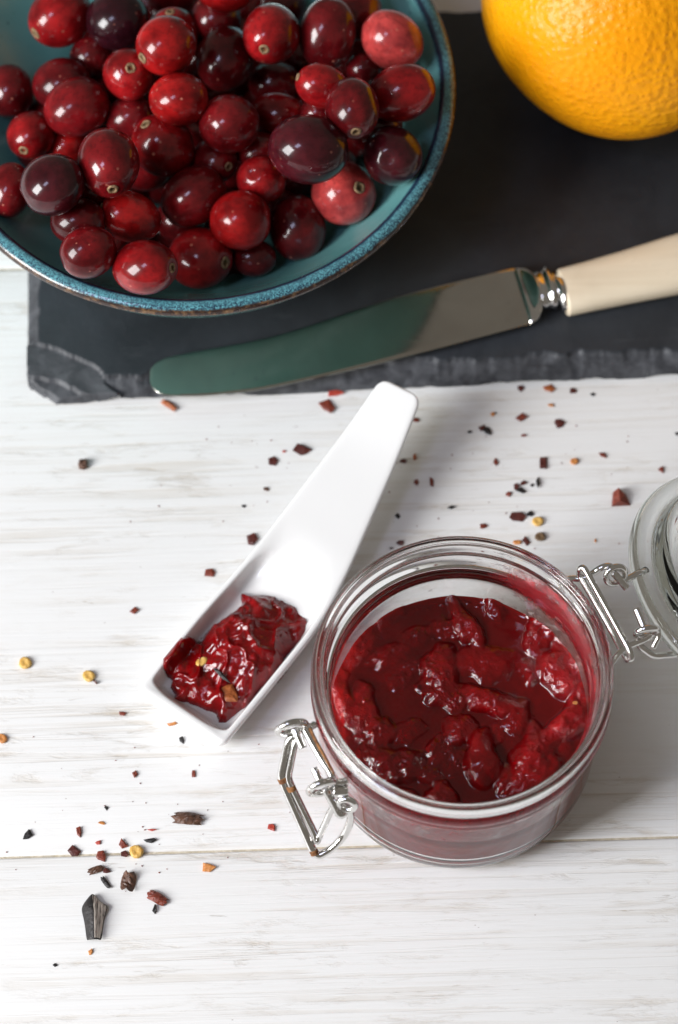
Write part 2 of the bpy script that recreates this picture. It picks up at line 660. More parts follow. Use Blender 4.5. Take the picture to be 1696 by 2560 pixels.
M['husk_vein'] = make_vein()
FL = {
    'maroon': make_flake('maroon_chilli', (.060, .012, .010), (.13, .028, .02)),
    'red': make_flake('red_brown_chilli', (.13, .024, .014), (.28, .055, .03)),
    'bright': make_flake('bright_red_chilli', (.34, .03, .02), (.50, .08, .045)),
    'rust': make_flake('rust_chilli', (.26, .06, .016), (.50, .15, .04)),
    'orange': make_flake('orange_chilli', (.48, .17, .04), (.72, .32, .10)),
    'yellow': make_flake('yellow_seed', (.62, .33, .06), (.85, .58, .19), .45),
    'black': make_flake('black_chilli', (.006, .005, .0055), (.022, .017, .017), .5),
    'brown': make_flake('brown_chilli', (.060, .026, .016), (.16, .075, .045)),
    'olive': make_flake('olive_seed', (.10, .06, .03), (.24, .15, .08)),
}

# ================================================================== the setting: table of planks
ang = math.atan2(*(P(1442, 1936, 0) - P(0, 1980, 0))[[1, 0]])
DIR = np.array([math.cos(ang), math.sin(ang)])
NRM = np.array([-DIR[1], DIR[0]])
j1 = float(np.dot(P(518, 1966, 0)[:2], NRM))
j2 = float(np.dot(P(0, 622, 0)[:2], NRM))
PW = j2 - j1
table = bpy.data.objects.new('table', None)
COL.objects.link(table)
tag(table, kind='structure')


def plank(n0, n1, s0, s1):
    g, bv, zt = .30, .55, 0.0
    sec = [(n0 + g, -8), (n0 + g, zt - bv * .75), (n0 + g + bv * .35, zt - bv * .2), (n0 + g + bv * 1.3, zt)]
    ys = [n0 + g + bv * 1.3 + (n1 - n0 - 2 * (g + bv * 1.3)) * k / 8 for k in range(1, 8)]
    sec += [(y, zt) for y in ys]
    sec += [(n1 - g - bv * 1.3, zt), (n1 - g - bv * .35, zt - bv * .2), (n1 - g, zt - bv * .75), (n1 - g, -8)]
    v = []
    for s in np.linspace(s0, s1, 40):
        for k, (n, z) in enumerate(sec):
            w = .12 * vnoise(s * .35, n * .02 + k, 5) if k in (1, 2, len(sec) - 3, len(sec) - 2) else 0
            v.append((s, n + w, z))
    return np.array(v), grid_faces(40, len(sec), flip=True)


S0, S1 = -420.0, 420.0
v, f = [], []
for k in range(-2, 4):
    vv, ff = plank(j1 + PW * k, j1 + PW * (k + 1), S0, S1)
    me = mesh_of('plank', vv, ff, M['wood'])
    # each plank shows its own stretch of grain: shift the mesh, then the object back
    sh = np.array([k * 913.0, k * 61.0, 0])
    co = np.empty(len(me.vertices) * 3); me.vertices.foreach_get('co', co)
    co = co.reshape(-1, 3) + sh * U; me.vertices.foreach_set('co', co.ravel())
    o = bpy.data.objects.new('plank', me)
    COL.objects.link(o)
    o.parent = table
    o.rotation_euler = (0, 0, ang)
    off = Matrix.Rotation(ang, 3, 'Z') @ Vector(sh * U)
    o.location = -off
bs = [(-460, j1 - PW * 2.2, -14), (460, j1 - PW * 2.2, -14), (460, j1 + PW * 4.2, -14), (-460, j1 + PW * 4.2, -14),
      (-460, j1 - PW * 2.2, -0.42), (460, j1 - PW * 2.2, -0.42), (460, j1 + PW * 4.2, -0.42), (-460, j1 + PW * 4.2, -0.42)]
BOXF = [(0, 3, 2, 1), (4, 5, 6, 7), (0, 1, 5, 4), (1, 2, 6, 5), (2, 3, 7, 6), (3, 0, 4, 7)]
o = build('joint_filler', bs, BOXF, make_flake('joint_filler', (.52, .45, .33), (.66, .60, .50), .9), parent=table, smoothed=False)

# ================================================================== slate board
ST = 6.0
c_fl = P(66, 938, 0); c_fr = P(1568, 871, 0)
sl_a = math.atan2(c_fr[1] - c_fl[1], c_fr[0] - c_fl[0])
e1 = np.array([math.cos(sl_a), math.sin(sl_a)]); e2 = np.array([-e1[1], e1[0]])
sl_len = 255.0
p_back = P(1080, 8, ST)
sl_dep = float(np.dot(p_back[:2] - c_fl[:2], e2))


def slate_mesh():
    us = np.concatenate([np.linspace(0, 40, 90), np.linspace(40.6, 205, 250), np.linspace(207, sl_len, 26)])
    vs = np.concatenate([np.linspace(0, 34, 86), np.linspace(36, sl_dep - 8, 50), np.linspace(sl_dep - 7.6, sl_dep, 20)])
    A, B = np.meshgrid(us, vs, indexing='ij')
    nf = fbm(A * .05, A * 0 + 3.3, 4, 3) * 1.5 + fbm(A * .35, A * 0 + 1.1, 3, 9) * .35
    nl = fbm(B * .06, B * 0 + 7.3, 4, 5) * 1.0 + fbm(B * .35, B * 0 + 2.1, 3, 8) * .4
    # width of the split edge in front and at the side
    wf = 5.6 + 2.8 * fbm(A * .05, A * 0 + 9.1, 3, 21) + 1.1 * fbm(A * .3, A * 0, 3, 22)
    wl = 3.9 + 1.0 * fbm(B * .07, B * 0 + 5.0, 3, 31)
    d1 = B - nf
    d2 = A - nl
    # cut-off corner
    cx, cy = A - 0.0, B - 0.0
    d3 = (cx * .66 + cy * .75) - 5.6 + .7 * fbm(cx * .3, cy * .3, 3, 41)
    dd = np.minimum(np.minimum(d1, d2), d3)
    z = np.full_like(A, ST)
    rough = fbm(A * .32, B * .6, 5, 51)
    rough2 = fbm(A * .16, B * .35, 4, 52)
    sh_ = fbm(A * .12 + B * .22, B * .40 - A * .06, 5, 53)
    zf = 1.3 + 3.7 * np.clip(d1 / np.maximum(wf, 1.5), 0, 1) ** .8 + .55 * sh_ + .25 * rough
    zl = 1.8 + 3.3 * np.clip(d2 / np.maximum(wl, 1.2), 0, 1) + .3 * rough2 + .15 * rough
    z = np.minimum(z, np.where(d1 < wf, zf, ST))
    z = np.minimum(z, np.where(d2 < wl, zl, ST))

    def loc(x, y):
        p_ = P(x, y, ST)[:2] - c_fl[:2]
        return np.dot(p_, e1), np.dot(p_, e2)

    # the big flake split off the corner
    cr = np.array([loc(97, 794), loc(133, 806), loc(218, 844), loc(236, 859), loc(245, 882), loc(265, 897), loc(292, 915)])
    line = np.interp(A, np.concatenate([[-8], cr[:, 0]]), np.concatenate([[cr[0, 1] + 1.5], cr[:, 1]]), right=-50) + .35 * fbm(A * .6, A * 0, 3, 61)
    inside = line - B
    # a second, lower break nearer the edge
    cr2 = np.array([loc(70, 862), loc(130, 872), loc(180, 897), loc(240, 922)])
    line2 = np.interp(A, cr2[:, 0], cr2[:, 1], right=-50) + .4 * fbm(A * .5, A * 0, 3, 62)
    ledge = 4.7 - .05 * inside + .16 * rough2 + .10 * sh_ - np.where(line2 - B > 0, 1.2 + .12 * (line2 - B), 0)
    z = np.where(inside > 0, np.clip(ledge, .8, ST), z)
    # the edge itself goes down to the table
    zb = smooth(-.2, .5, dd)
    z = z * zb
    z = np.maximum(z, 0.0)
    back = smooth(sl_dep, sl_dep - 2.0 - 1.2 * (fbm(A * .1, A * 0, 3, 71) + 1), B)
    z = z * np.clip(back, 0, 1)
    z = z + np.where(z > 5.5, .10 * fbm(A * .05, B * .05, 3, 81), 0)
    chip = np.clip((ST - .35 - z) / .5, 0, 1)
    XY = c_fl[:2][None, None] + A[..., None] * e1 + B[..., None] * e2
    V = np.concatenate([XY, (z + .02)[..., None]], -1).reshape(-1, 3)
    n, m_ = A.shape
    keep = (dd > -.25).reshape(-1)
    F = [fc for fc in grid_faces(n, m_) if any(keep[i] for i in fc)]
    # side at the far end and a bottom sheet close it
    nb = len(V)
    low = [(*(c_fl[:2] + a * e1 + b * e2), -.0) for a, b in ((3, 6), (sl_len, 6), (sl_len, sl_dep), (3, sl_dep))]
    return V, F, chip.reshape(-1), low


V, F, chip, low = slate_mesh()
used = sorted({i for fc in F for i in fc})
remap = {a: b for b, a in enumerate(used)}
V2 = V[used]
F2 = [[remap[i] for i in fc] for fc in F]
n0 = len(V2)
V2 = np.vstack([V2, np.array(low) + np.array([0, 0, .004])])
F2.append([n0 + 3, n0 + 2, n0 + 1, n0])
slate_base = (c_fl + np.array([80 * e1[0] + 40 * e2[0], 80 * e1[1] + 40 * e2[1], 0]))
slate = build('slate_board', V2, F2, M['slate'], origin=slate_base)
at = slate.data.attributes.new('chip', 'FLOAT', 'POINT')
at.data.foreach_set('value', np.concatenate([chip[used], np.zeros(4)]).astype(np.float32))
tag(slate, 'dark grey slate serving board with chipped edges under the bowl and knife', 'slate board')

# ================================================================== bowl
BR, BRIM = 76.7, 54.0
bc = np.array([-62.3 / 1000 / 1.0, .7004]) * 0
h_b = CAM[2] - BRIM
BC = np.array([CAM[0] - .062256 * h_b, CAM[1] + .70038 * h_b, ST])
BR = .11291 * h_b - .5
BC[1] += .9
bowl = thing('bowl', BC, 'turquoise glazed stoneware bowl with speckled blue rim full of cranberries', 'bowl')
R_IN = BR - 5.0
# inside curve: r(z) above the slate; floor 5.5 mm above it
BH = BRIM - ST


def bowl_in_r(z):               # z above slate
    t = np.clip((z - 6.0) / (BH - 1.5 - 6.0), 0, 1)
    return 20 + (R_IN - 20) * np.power(t, .52)


zi = [6.0 + (BH - 1.5 - 6.0) * t for t in np.linspace(0, 1, 26) ** 1.6]
inner = [(0, 6.0)] + [(bowl_in_r(z), z) for z in zi]
outer = [(BR - 1.2, BH - 3.6), (BR - 3.2, BH - 8), (BR - 7.5, BH - 16), (BR - 14, BH - 25), (BR - 24, BH - 34), (BR - 33, BH - 40),
         (BR - 38, 4.5), (BR - 38.6, 3.0), (BR - 39, 0.6), (BR - 39.6, 0), (BR - 43, 0), (BR - 43.6, 1.0), (BR - 44, 2.5), (0, 2.5)]
iv, jf = lathe(inner, 128, BC)
build('bowl_inside', iv, jf, M['glaze_in'], parent=bowl)
ov, of_ = lathe(catmull([(a, b, 0) for a, b in outer], 3)[:, :2], 128, BC)
build('bowl_outside', ov, of_, M['glaze_out'], parent=bowl)
rim = [(R_IN, BH - 1.5), (R_IN + .5, BH - .75), (R_IN + 1.3, BH - .15), (R_IN + 2.2, BH), (R_IN + 3.2, BH - .1), (BR - .6, BH - .7), (BR - .1, BH - 1.5), (BR, BH - 2.3), (BR - .4, BH - 3.1), (BR - 1.2, BH - 3.6)]
M['rim'] = make_rim_glaze(R_IN * U, .005)
rv, rf = lathe(catmull([(a, b, 0) for a, b in rim], 3)[:, :2], 192, BC)
build('rim', rv, rf, M['rim'], parent=bowl)

# ================================================================== cranberries
def berry_mesh(name, seed, dimple, n=36, m=22):
    """unit berry: radius 1 mm * 10, poles on z (blossom end at +z)"""
    rg = random.Random(seed)
    ph = [rg.uniform(0, 6.28) for _ in range(6)]
    v = [];
    rows = []
    for i in range(m + 1):
        th = math.pi * i / m
        row = []
        for j in range(n):
            a = 2 * math.pi * j / n
            r = 10.0
            r *= 1 + .018 * math.sin(2 * a + ph[0]) * math.sin(th) + .014 * math.sin(3 * a + ph[1]) * math.sin(th) ** 2 + .012 * math.sin(2.3 * th + ph[2])
            x, y, z = r * math.sin(th) * math.cos(a), r * math.sin(th) * math.sin(a), r * math.cos(th)
            if dimple:
                q = math.exp(-(th / .20) ** 2)
                z -= 1.1 * q
            q = math.exp(-((math.pi - th) / .16) ** 2)
            z += .7 * q
            if i in (0, m):
                if j == 0: v.append((0, 0, z))
                row.append(len(v) - 1)
            else:
                v.append((x, y, z)); row.append(len(v) - 1)
        rows.append(row)
    f = []
    for i in range(m):
        for j in range(n):
            k = (j + 1) % n
            q = [rows[i][j], rows[i + 1][j], rows[i + 1][k], rows[i][k]]
            u = []
            for e in q:
                if e not in u: u.append(e)
            f.append(u)
    return mesh_of(name, v, f, M['berry'])


BM = [berry_mesh('cranberry_skin', s, True) for s in range(6)]


def scar_mesh(seed):
    rg = random.Random(seed)
    v, f = [], []
    n = 14
    prof = [(0, 9.0), (.8, 9.05), (1.25, 9.5), (1.9, 9.85), (2.4, 9.72), (2.75, 9.40)]
    for k, (r, z) in enumerate(prof):
        for j in range(n):
            a = 2 * math.pi * j / n
            rr = r * (1 + (.10 if k in (2, 3, 4) else .03) * math.sin(4 * a + seed) + rg.uniform(-.05, .05))
            v.append((rr * math.cos(a), rr * math.sin(a), z + rg.uniform(-.06, .06)))
    f = grid_faces(len(prof), n, True)
    me = mesh_of('blossom_scar', v, f, M['scar'])
    me.materials.append(M['scar_core'])
    for p in me.polygons:
        if p.index < 2 * n: p.material_index = 1
    return me


SM = [scar_mesh(s) for s in range(3)]
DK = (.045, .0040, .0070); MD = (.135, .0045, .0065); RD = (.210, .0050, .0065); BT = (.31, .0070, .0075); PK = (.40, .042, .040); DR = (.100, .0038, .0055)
# (x, y, half major, half minor, axis angle or None, colour, scar offset (dx, dy) or None)
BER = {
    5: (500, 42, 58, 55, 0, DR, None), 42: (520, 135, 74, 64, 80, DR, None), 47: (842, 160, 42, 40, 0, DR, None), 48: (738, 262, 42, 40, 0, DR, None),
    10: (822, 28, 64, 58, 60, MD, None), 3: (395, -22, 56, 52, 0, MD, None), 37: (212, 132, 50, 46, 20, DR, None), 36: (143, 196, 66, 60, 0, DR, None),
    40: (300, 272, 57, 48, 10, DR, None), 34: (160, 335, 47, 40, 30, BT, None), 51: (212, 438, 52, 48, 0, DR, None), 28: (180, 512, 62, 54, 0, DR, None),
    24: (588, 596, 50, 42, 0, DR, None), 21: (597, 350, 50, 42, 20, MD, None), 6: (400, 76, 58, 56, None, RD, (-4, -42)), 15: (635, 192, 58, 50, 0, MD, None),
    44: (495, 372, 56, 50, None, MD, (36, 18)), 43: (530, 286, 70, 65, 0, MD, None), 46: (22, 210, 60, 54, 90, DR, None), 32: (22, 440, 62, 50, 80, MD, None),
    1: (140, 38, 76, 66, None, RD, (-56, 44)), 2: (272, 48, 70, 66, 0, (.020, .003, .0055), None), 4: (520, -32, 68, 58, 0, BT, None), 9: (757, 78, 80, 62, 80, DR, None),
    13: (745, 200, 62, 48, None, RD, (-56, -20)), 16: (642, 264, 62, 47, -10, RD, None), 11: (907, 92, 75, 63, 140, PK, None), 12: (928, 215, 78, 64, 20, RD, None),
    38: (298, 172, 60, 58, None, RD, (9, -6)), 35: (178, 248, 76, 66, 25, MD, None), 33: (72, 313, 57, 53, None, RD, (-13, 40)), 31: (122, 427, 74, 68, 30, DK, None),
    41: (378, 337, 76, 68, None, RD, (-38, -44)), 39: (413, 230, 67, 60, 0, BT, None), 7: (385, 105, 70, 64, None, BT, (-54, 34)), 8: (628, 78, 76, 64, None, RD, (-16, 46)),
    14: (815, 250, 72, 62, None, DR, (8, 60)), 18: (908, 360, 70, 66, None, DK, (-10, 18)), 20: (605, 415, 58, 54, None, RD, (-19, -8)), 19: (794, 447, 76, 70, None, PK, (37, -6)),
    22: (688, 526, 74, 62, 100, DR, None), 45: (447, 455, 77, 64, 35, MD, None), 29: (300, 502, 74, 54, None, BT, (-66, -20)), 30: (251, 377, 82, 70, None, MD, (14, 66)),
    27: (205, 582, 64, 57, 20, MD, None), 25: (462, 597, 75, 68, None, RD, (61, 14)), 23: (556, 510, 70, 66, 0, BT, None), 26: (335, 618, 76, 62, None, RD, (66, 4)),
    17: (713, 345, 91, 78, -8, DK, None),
}
ORDER = [5, 42, 47, 48, 10, 3, 37, 36, 40, 34, 51, 28, 24, 21, 6, 15, 44, 43, 46, 32, 1, 2, 4, 9, 13, 16, 11, 12, 38, 35, 33, 31, 41, 39, 7, 8, 14, 18,
         20, 19, 22, 45, 29, 30, 27, 25, 23, 26, 17]
placed = []                     # (centre, radius)


def inside_bowl(c, r):
    """True when the sphere stays off the bowl's inner face"""
    dx, dy = c[0] - BC[0], c[1] - BC[1]
    rho = math.hypot(dx, dy)
    zz = c[2] - ST
    if zz - r < 6.0: return False
    for k in range(9):
        a = -math.pi / 2 + math.pi / 2 * k / 8
        pr = rho + r * math.cos(a); pz = zz + r * math.sin(a)
        if pz < BH and pr > bowl_in_r(pz) - .1: return False
    return True


def drop(u, v, rpx, zstart=95.0):
    """slide along the line of sight until the berry rests on the bowl or on another berry"""
    d = ray(u * KD, v * KD)
    dn = d / np.linalg.norm(d)
    t = (zstart - CAM[2]) / dn[2]
    best = None
    while True:
        c = CAM + dn * t
        r = rpx * KD * (np.dot(c - CAM, -CAM_B)) / FPX
        ok = inside_bowl(c, r)
        if ok:
            for cc, rr in placed:
                if np.linalg.norm(c - cc) < (r + rr) * .93: ok = False; break
        elif c[2] - ST > BH + r:
            ok = True
        if not ok and best is not None: break
        if ok: best = (c, r)
        t += .5
        if c[2] < ST: break
    return best


# lower layers, mostly hidden: they carry the ones in view
rg = random.Random(4)
FILL = []
for (fx, fy) in [(100, 120), (190, 200), (300, 110), (420, 150), (560, 90), (680, 130), (800, 100), (90, 330), (230, 320), (360, 260), (480, 230),
                 (600, 250), (720, 220), (850, 240), (150, 440), (300, 420), (420, 380), (540, 400), (660, 420), (780, 360), (250, 540), (380, 520), (520, 500), (640, 500),
                 (480, 140), (330, 370), (575, 310), (700, 330), (450, 300), (240, 210), (380, 30), (640, 20), (300, 230), (540, 330), (230, 490), (430, 520), (770, 290), (870, 300)]:
    FILL.append((fx + rg.uniform(-14, 14), fy + rg.uniform(-14, 14), rg.uniform(54, 64)))
HIDDEN = {0, 1, 2, 3, 8, 9, 13, 14, 16, 26, 27, 33, 34, 36}     # nothing of these shows
fill_place = []
for i, (fx, fy, fr) in enumerate(FILL):
    b = drop(fx, fy, fr)
    if b is None: continue
    placed.append(b)
    fill_place.append((b, i))

BLAB = {
    17: 'biggest dark maroon cranberry lying on top of the pile', 18: 'near black round cranberry with a dimple against the bowl wall',
    19: 'pale pink mottled cranberry with brown scar beside the near black one', 31: 'dark purple cranberry between small red ones at the bowl side',
    2: 'blackish purple cranberry behind the round red ones', 11: 'pinkish red cranberry leaning on the turquoise wall behind a red one',
    12: 'plump red cranberry touching the turquoise wall above the near black one', 30: 'upright dull red cranberry with a pale scar at its lower tip',
    29: 'bright red oval cranberry under the upright dull red one', 26: 'red cranberry at the foot of the pile with scar at its side',
    25: 'red cranberry beside the scarred one at the foot of the pile', 27: 'dark red round cranberry with pale blotch at the bowl wall',
    23: 'bright red round cranberry with white glare at the pile foot', 22: 'dark red wrinkled cranberry beside the pale mottled one',
    38: 'red cranberry showing its round brown scar head on', 41: 'red cranberry with a ringed yellow scar on its shoulder',
    14: 'dark red oval cranberry leaning over the large maroon one', 8: 'red cranberry with small dimple and scar below its glare',
    7: 'bright red cranberry with pale scar low on its side', 39: 'bright red cranberry with one broad square glare', 20: 'small bright red cranberry with a dented shiny face',
    33: 'small red cranberry with brown scar underneath by the wall', 35: 'dull dark red oval cranberry lying over another dark one', 45: 'medium red oval cranberry in the middle of the pile',
    1: 'red cranberry with scar at its side against the far wall', 13: 'pointed bright red cranberry with a pale tip', 34: 'small orange red cranberry peeping out behind the purple one',
    4: 'bright red cranberry at the back of the pile', 16: 'small red oval cranberry half under the large maroon one', 9: 'tall dark red cranberry between two lighter ones',
}


def quat_axis(axis, spin):
    q = Vector(axis).to_track_quat('Z', 'Y')
    return q @ Quaternion((0, 0, 1), spin)


def add_berry(c, r_major, r_minor, axis, color, scar, label, seed):
    rgb = random.Random(seed)
    q = quat_axis(axis, rgb.uniform(0, 6.28))
    sc = Vector((r_minor / 10, r_minor / 10, r_major / 10))
    jit = 1 + rgb.uniform(-.12, .12)
    colr = (color[0] * jit, color[1] * jit, color[2] * jit, 1)
    name = 'cranberry'
    grp = 'cranberries heaped in the bowl'
    if scar:
        root = bpy.data.objects.new(name, None); COL.objects.link(root); root.empty_display_size = .004
        root.location = Vector(c) * U; root.rotation_mode = 'QUATERNION'; root.rotation_quaternion = q
        sk = bpy.data.objects.new('skin', BM[seed % 6]); COL.objects.link(sk); sk.parent = root; sk.scale = sc; sk.color = colr
        s = bpy.data.objects.new('blossom_scar', SM[seed % 3]); COL.objects.link(s); s.parent = root
        k = r_minor / 10 * rgb.uniform(.66, .8)
        s.scale = (k, k, r_major / 10); s.location = (0, 0, 0)
    else:
        root = bpy.data.objects.new(name, BM[seed % 6]); COL.objects.link(root)
        root.location = Vector(c) * U; root.rotation_mode = 'QUATERNION'; root.rotation_quaternion = q; root.scale = sc; root.color = colr
    tag(root, label, 'cranberry', grp)
    return root


NEAR = {17: 'biggest maroon berry', 18: 'dimpled near black berry', 19: 'pale mottled berry', 31: 'dark purple berry', 2: 'blackish purple berry', 11: 'pinkish red berry', 12: 'plump red berry at the wall',
        30: 'upright dull red berry', 29: 'bright red oval berry', 26: 'scarred berry at the pile foot', 25: 'red berry at the pile foot', 27: 'blotched dark red berry', 23: 'bright round berry with white glare',
        22: 'wrinkled dark red berry', 38: 'berry showing its scar head on', 41: 'berry with the ringed yellow scar', 14: 'dark oval berry leaning over', 8: 'red berry with small dimple', 7: 'bright berry with low scar',
        39: 'berry with the square glare', 20: 'small dented bright berry', 33: 'small red berry by the wall', 35: 'dull dark oval berry', 45: 'oval berry amid the pile', 1: 'red berry at the far wall', 13: 'pointed bright berry',
        34: 'small orange red berry', 4: 'bright berry at the back', 16: 'small red oval berry', 9: 'tall dark red berry'}
WHERE = {}
used_lab = set()


def near_label(c, word, verb):
    for k in sorted(WHERE, key=lambda q: np.linalg.norm(WHERE[q] - c)):
        lab = f'{word} cranberry {verb} the {NEAR[k]}'
        if lab not in used_lab:
            used_lab.add(lab)
            return lab


pending = []
for idn in ORDER:
    x, y, a, b, an, colr, so = BER[idn]
    rm = (a + b) / 2
    pl = drop(x, y, rm * 1.0)
    if pl is None: continue
    c, r = pl
    placed.append(pl)
    mmpx = r / rm * 1.05
    if so is not None:
        ox, oy = so[0] / a, -so[1] / a
        oz = math.sqrt(max(0.02, 1 - ox * ox - oy * oy))
        axis = CAM_R * ox + CAM_U * oy + CAM_B * oz
    else:
        t = math.radians(an)
        axis = CAM_R * math.cos(t) + CAM_U * math.sin(t) + CAM_B * random.Random(idn).uniform(-.3, .3)
        if random.Random(idn).random() < .5: axis = -axis
        axis = axis - CAM_B * .25 * np.sign(np.dot(axis, CAM_B))
    axis = axis / np.linalg.norm(axis)
    lab = BLAB.get(idn)
    if lab: WHERE[idn] = c
    ob_ = add_berry(c, a * mmpx, b * mmpx, axis, colr, so is not None and idn not in (18, 20), lab, idn)
    if not lab: pending.append((ob_, c, 'dark red' if colr in (DR, DK) else 'mid red'))
# what still shows of the bowl's floor between them: berries lying deeper
heap = np.array([(140, 40), (165, 150), (110, 250), (85, 340), (60, 440), (180, 535), (205, 582), (335, 618), (462, 597), (588, 590), (687, 525), (775, 440), (830, 380), (880, 300), (915, 218), (905, 92), (820, 10)], float)


def in_heap(x, y):
    ins = False
    for i in range(len(heap)):
        a, b = heap[i], heap[(i + 1) % len(heap)]
        if (a[1] > y) != (b[1] > y) and x < (b[0] - a[0]) * (y - a[1]) / (b[1] - a[1]) + a[0]: ins = not ins
    return ins


shown = [placed[k] for k in range(len(placed)) if not (k < len(fill_place) and fill_place[k][1] in HIDDEN)]


def covered(x, y, grow=1.0):
    d_ = ray(x * KD, y * KD); d_ = d_ / np.linalg.norm(d_)
    for cc, rr in shown:
        w_ = cc - CAM
        if np.linalg.norm(w_ - d_ * (w_ @ d_)) < rr * grow: return True
    return False


GAPS = []
for gy_ in range(0, 680, 7):
    for gx_ in range(0, 1000, 7):
        if not in_heap(gx_, gy_) or covered(gx_, gy_, .97): continue
        d_ = ray(gx_ * KD, gy_ * KD); d_ = d_ / np.linalg.norm(d_)
        rpx = 46 + 10 * random.Random(gx_ * 7 + gy_).random()
        got = None
        for t in np.arange((ST + 6 - CAM[2]) / d_[2], (70 - CAM[2]) / d_[2], -.6):
            cc = CAM + d_ * t
            r_ = rpx * KD * (np.dot(cc - CAM, -CAM_B)) / FPX
            if not inside_bowl(cc, r_): continue
            ok_ = True
            for c2, r2 in shown:
                w_ = c2 - CAM
                if np.linalg.norm(w_ - d_ * (w_ @ d_)) < r2 + r_ * .6 and t < w_ @ d_ - 1.0: ok_ = False; break   # never in front of a berry in view
                if np.linalg.norm(cc - c2) < (r_ + r2) * .48: ok_ = False; break
            if ok_: got = (cc, r_); break
        if got is None or got[0][2] > 62: continue
        shown.append(got); GAPS.append(got)
for ob_, c, word in pending: ob_['label'] = near_label(c, word, 'partly hidden beside')
for (c, r), i in fill_place:
    if i in HIDDEN: continue
    rgx = random.Random(i + 500)
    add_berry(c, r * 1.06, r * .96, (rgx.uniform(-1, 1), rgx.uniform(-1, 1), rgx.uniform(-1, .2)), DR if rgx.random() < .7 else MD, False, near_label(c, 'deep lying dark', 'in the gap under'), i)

for i, (c, r) in enumerate(GAPS):
    rgx = random.Random(i + 900)
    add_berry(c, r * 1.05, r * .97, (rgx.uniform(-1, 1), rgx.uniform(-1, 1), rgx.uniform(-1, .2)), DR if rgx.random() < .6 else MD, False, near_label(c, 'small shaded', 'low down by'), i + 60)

# ================================================================== orange
OR = 44.0
oc = P(1456, -13, ST + OR * .97)
seg, rings = 180, 110
ov = []
for i in range(rings + 1):
    th = math.pi * i / rings
    for j in range(seg):
        a = 2 * math.pi * j / seg
        d = np.array([math.sin(th) * math.cos(a), math.sin(th) * math.sin(a), math.cos(th)])
        r = OR * (1 + .014 * math.sin(2 * a + 1.0) * math.sin(th) + .011 * math.sin(5 * a + 2 * th) * math.sin(th) - .02 * d[2] ** 2 + .008 * math.sin(3 * th + 1.3 + a))
        ov.append(d * r)
# stand it on a tilted stalk axis
ov = np.array(ov) @ np.array(Matrix.Rotation(.55, 3, 'X') @ Matrix.Rotation(.3, 3, 'Y')).T
zmin = ov[:, 2].min()
oc[2] = ST - zmin
ov = ov + oc
orange = build('orange', ov, grid_faces(rings + 1, seg, True), M['orange'], origin=(oc[0], oc[1], ST))
tag(orange, 'whole orange with dimpled glossy peel on the slate', 'orange')

# ================================================================== knife
KZ = ST + 2.2
up_d = [(347, 872), (349, 858), (356, 848), (370, 838), (396, 828), (470, 814), (647, 779), (924, 692), (1187, 628)]
lo_d = [(347, 872), (348, 888), (355, 902), (368, 912), (390, 918), (454, 919), (536, 913), (647, 897), (924, 835), (1228, 756)]
kn_base = P(780, 800, ST)
knife = thing('table_knife', kn_base, 'old table knife with round-tipped steel blade and cream handle on slate', 'knife')
kt, kh = P(347, 872, KZ), P(1207, 690, KZ)
KA = (kh - kt)[:2]; KL = np.linalg.norm(KA); KA = KA / KL; KN = np.array([-KA[1], KA[0]])


def k_loc(p): return np.array([np.dot(p[:2] - kt[:2], KA), np.dot(p[:2] - kt[:2], KN)])


def k_w(s, n, z): return (*(kt[:2] + KA * s + KN * n), z)


upl = catmull([[*k_loc(P(*q, KZ)), 0] for q in up_d], 6)[:, :2]
lol = catmull([[*k_loc(P(*q, KZ)), 0] for q in lo_d], 6)[:, :2]


def blade():
    N = 90
    s_end_u, s_end_l = upl[-1][0], lol[-1][0]
    ts = np.concatenate([np.linspace(0, .08, 22) ** 1.0, np.linspace(.09, 1, N - 22)])
    V = []
    cols = np.concatenate([[0, .012, .04], np.linspace(.09, .93, 15), [.97, .992, 1]])
    m_ = len(cols)

    def at(line, t):
        L = np.concatenate([[0], np.cumsum(np.linalg.norm(np.diff(line, axis=0), axis=1))]); L /= L[-1]
        return np.array([np.interp(t, L, line[:, 0]), np.interp(t, L, line[:, 1])])

    top, botm = [], []
    for t in ts:
        a, b = at(upl, t), at(lol, t)
        for k in cols:
            p = a + (b - a) * k
            tip = min(1.0, t / .03)
            th = (.95 - .72 * k) * (.35 + .65 * t) * tip + .05
            edge = math.sqrt(max(0, 1 - (2 * k - 1) ** 24))
            ztop = KZ + .9 + 1.3 * t + th * .5 * edge - (.25 if k > .985 else 0)
            zlo = KZ + .9 + 1.3 * t - th * .5 * edge
            top.append(k_w(p[0], p[1], ztop)); botm.append(k_w(p[0], p[1], zlo - .1))
    n_ = len(ts)
    V = top + botm
    F = grid_faces(n_, m_, flip=False)
    o_ = n_ * m_
    F2 = [tuple(o_ + i for i in fc[::-1]) for fc in F]
    side = []
    for i in range(n_ - 1):
        for j in (0, m_ - 1):
            a, b = i * m_ + j, (i + 1) * m_ + j
            side.append((a, b, o_ + b, o_ + a))
    for j in range(m_ - 1):
        for i in (0, n_ - 1):
            a, b = i * m_ + j, i * m_ + j + 1
            side.append((a, b, o_ + b, o_ + a))
    return np.array(V), F + F2 + side


bv_, bf_ = blade()
build('blade', bv_, bf_, M['blade'], parent=knife, sharp=40)


def k_ring(s, half_w, half_t, zc, n=28, sq=2.0, skew=0.0, nc=0.0):
    out = []
    for k in range(n):
        a = 2 * math.pi * k / n
        ca, sa = math.cos(a), math.sin(a)
        x = math.copysign(abs(ca) ** (2 / sq), ca) * half_w
        z = math.copysign(abs(sa) ** (2 / sq), sa) * half_t
        out.append(k_w(s + skew * x, nc + x, zc + z))
    return out


pb = k_loc(P(1207, 690, KZ)); axis_n = pb[1]
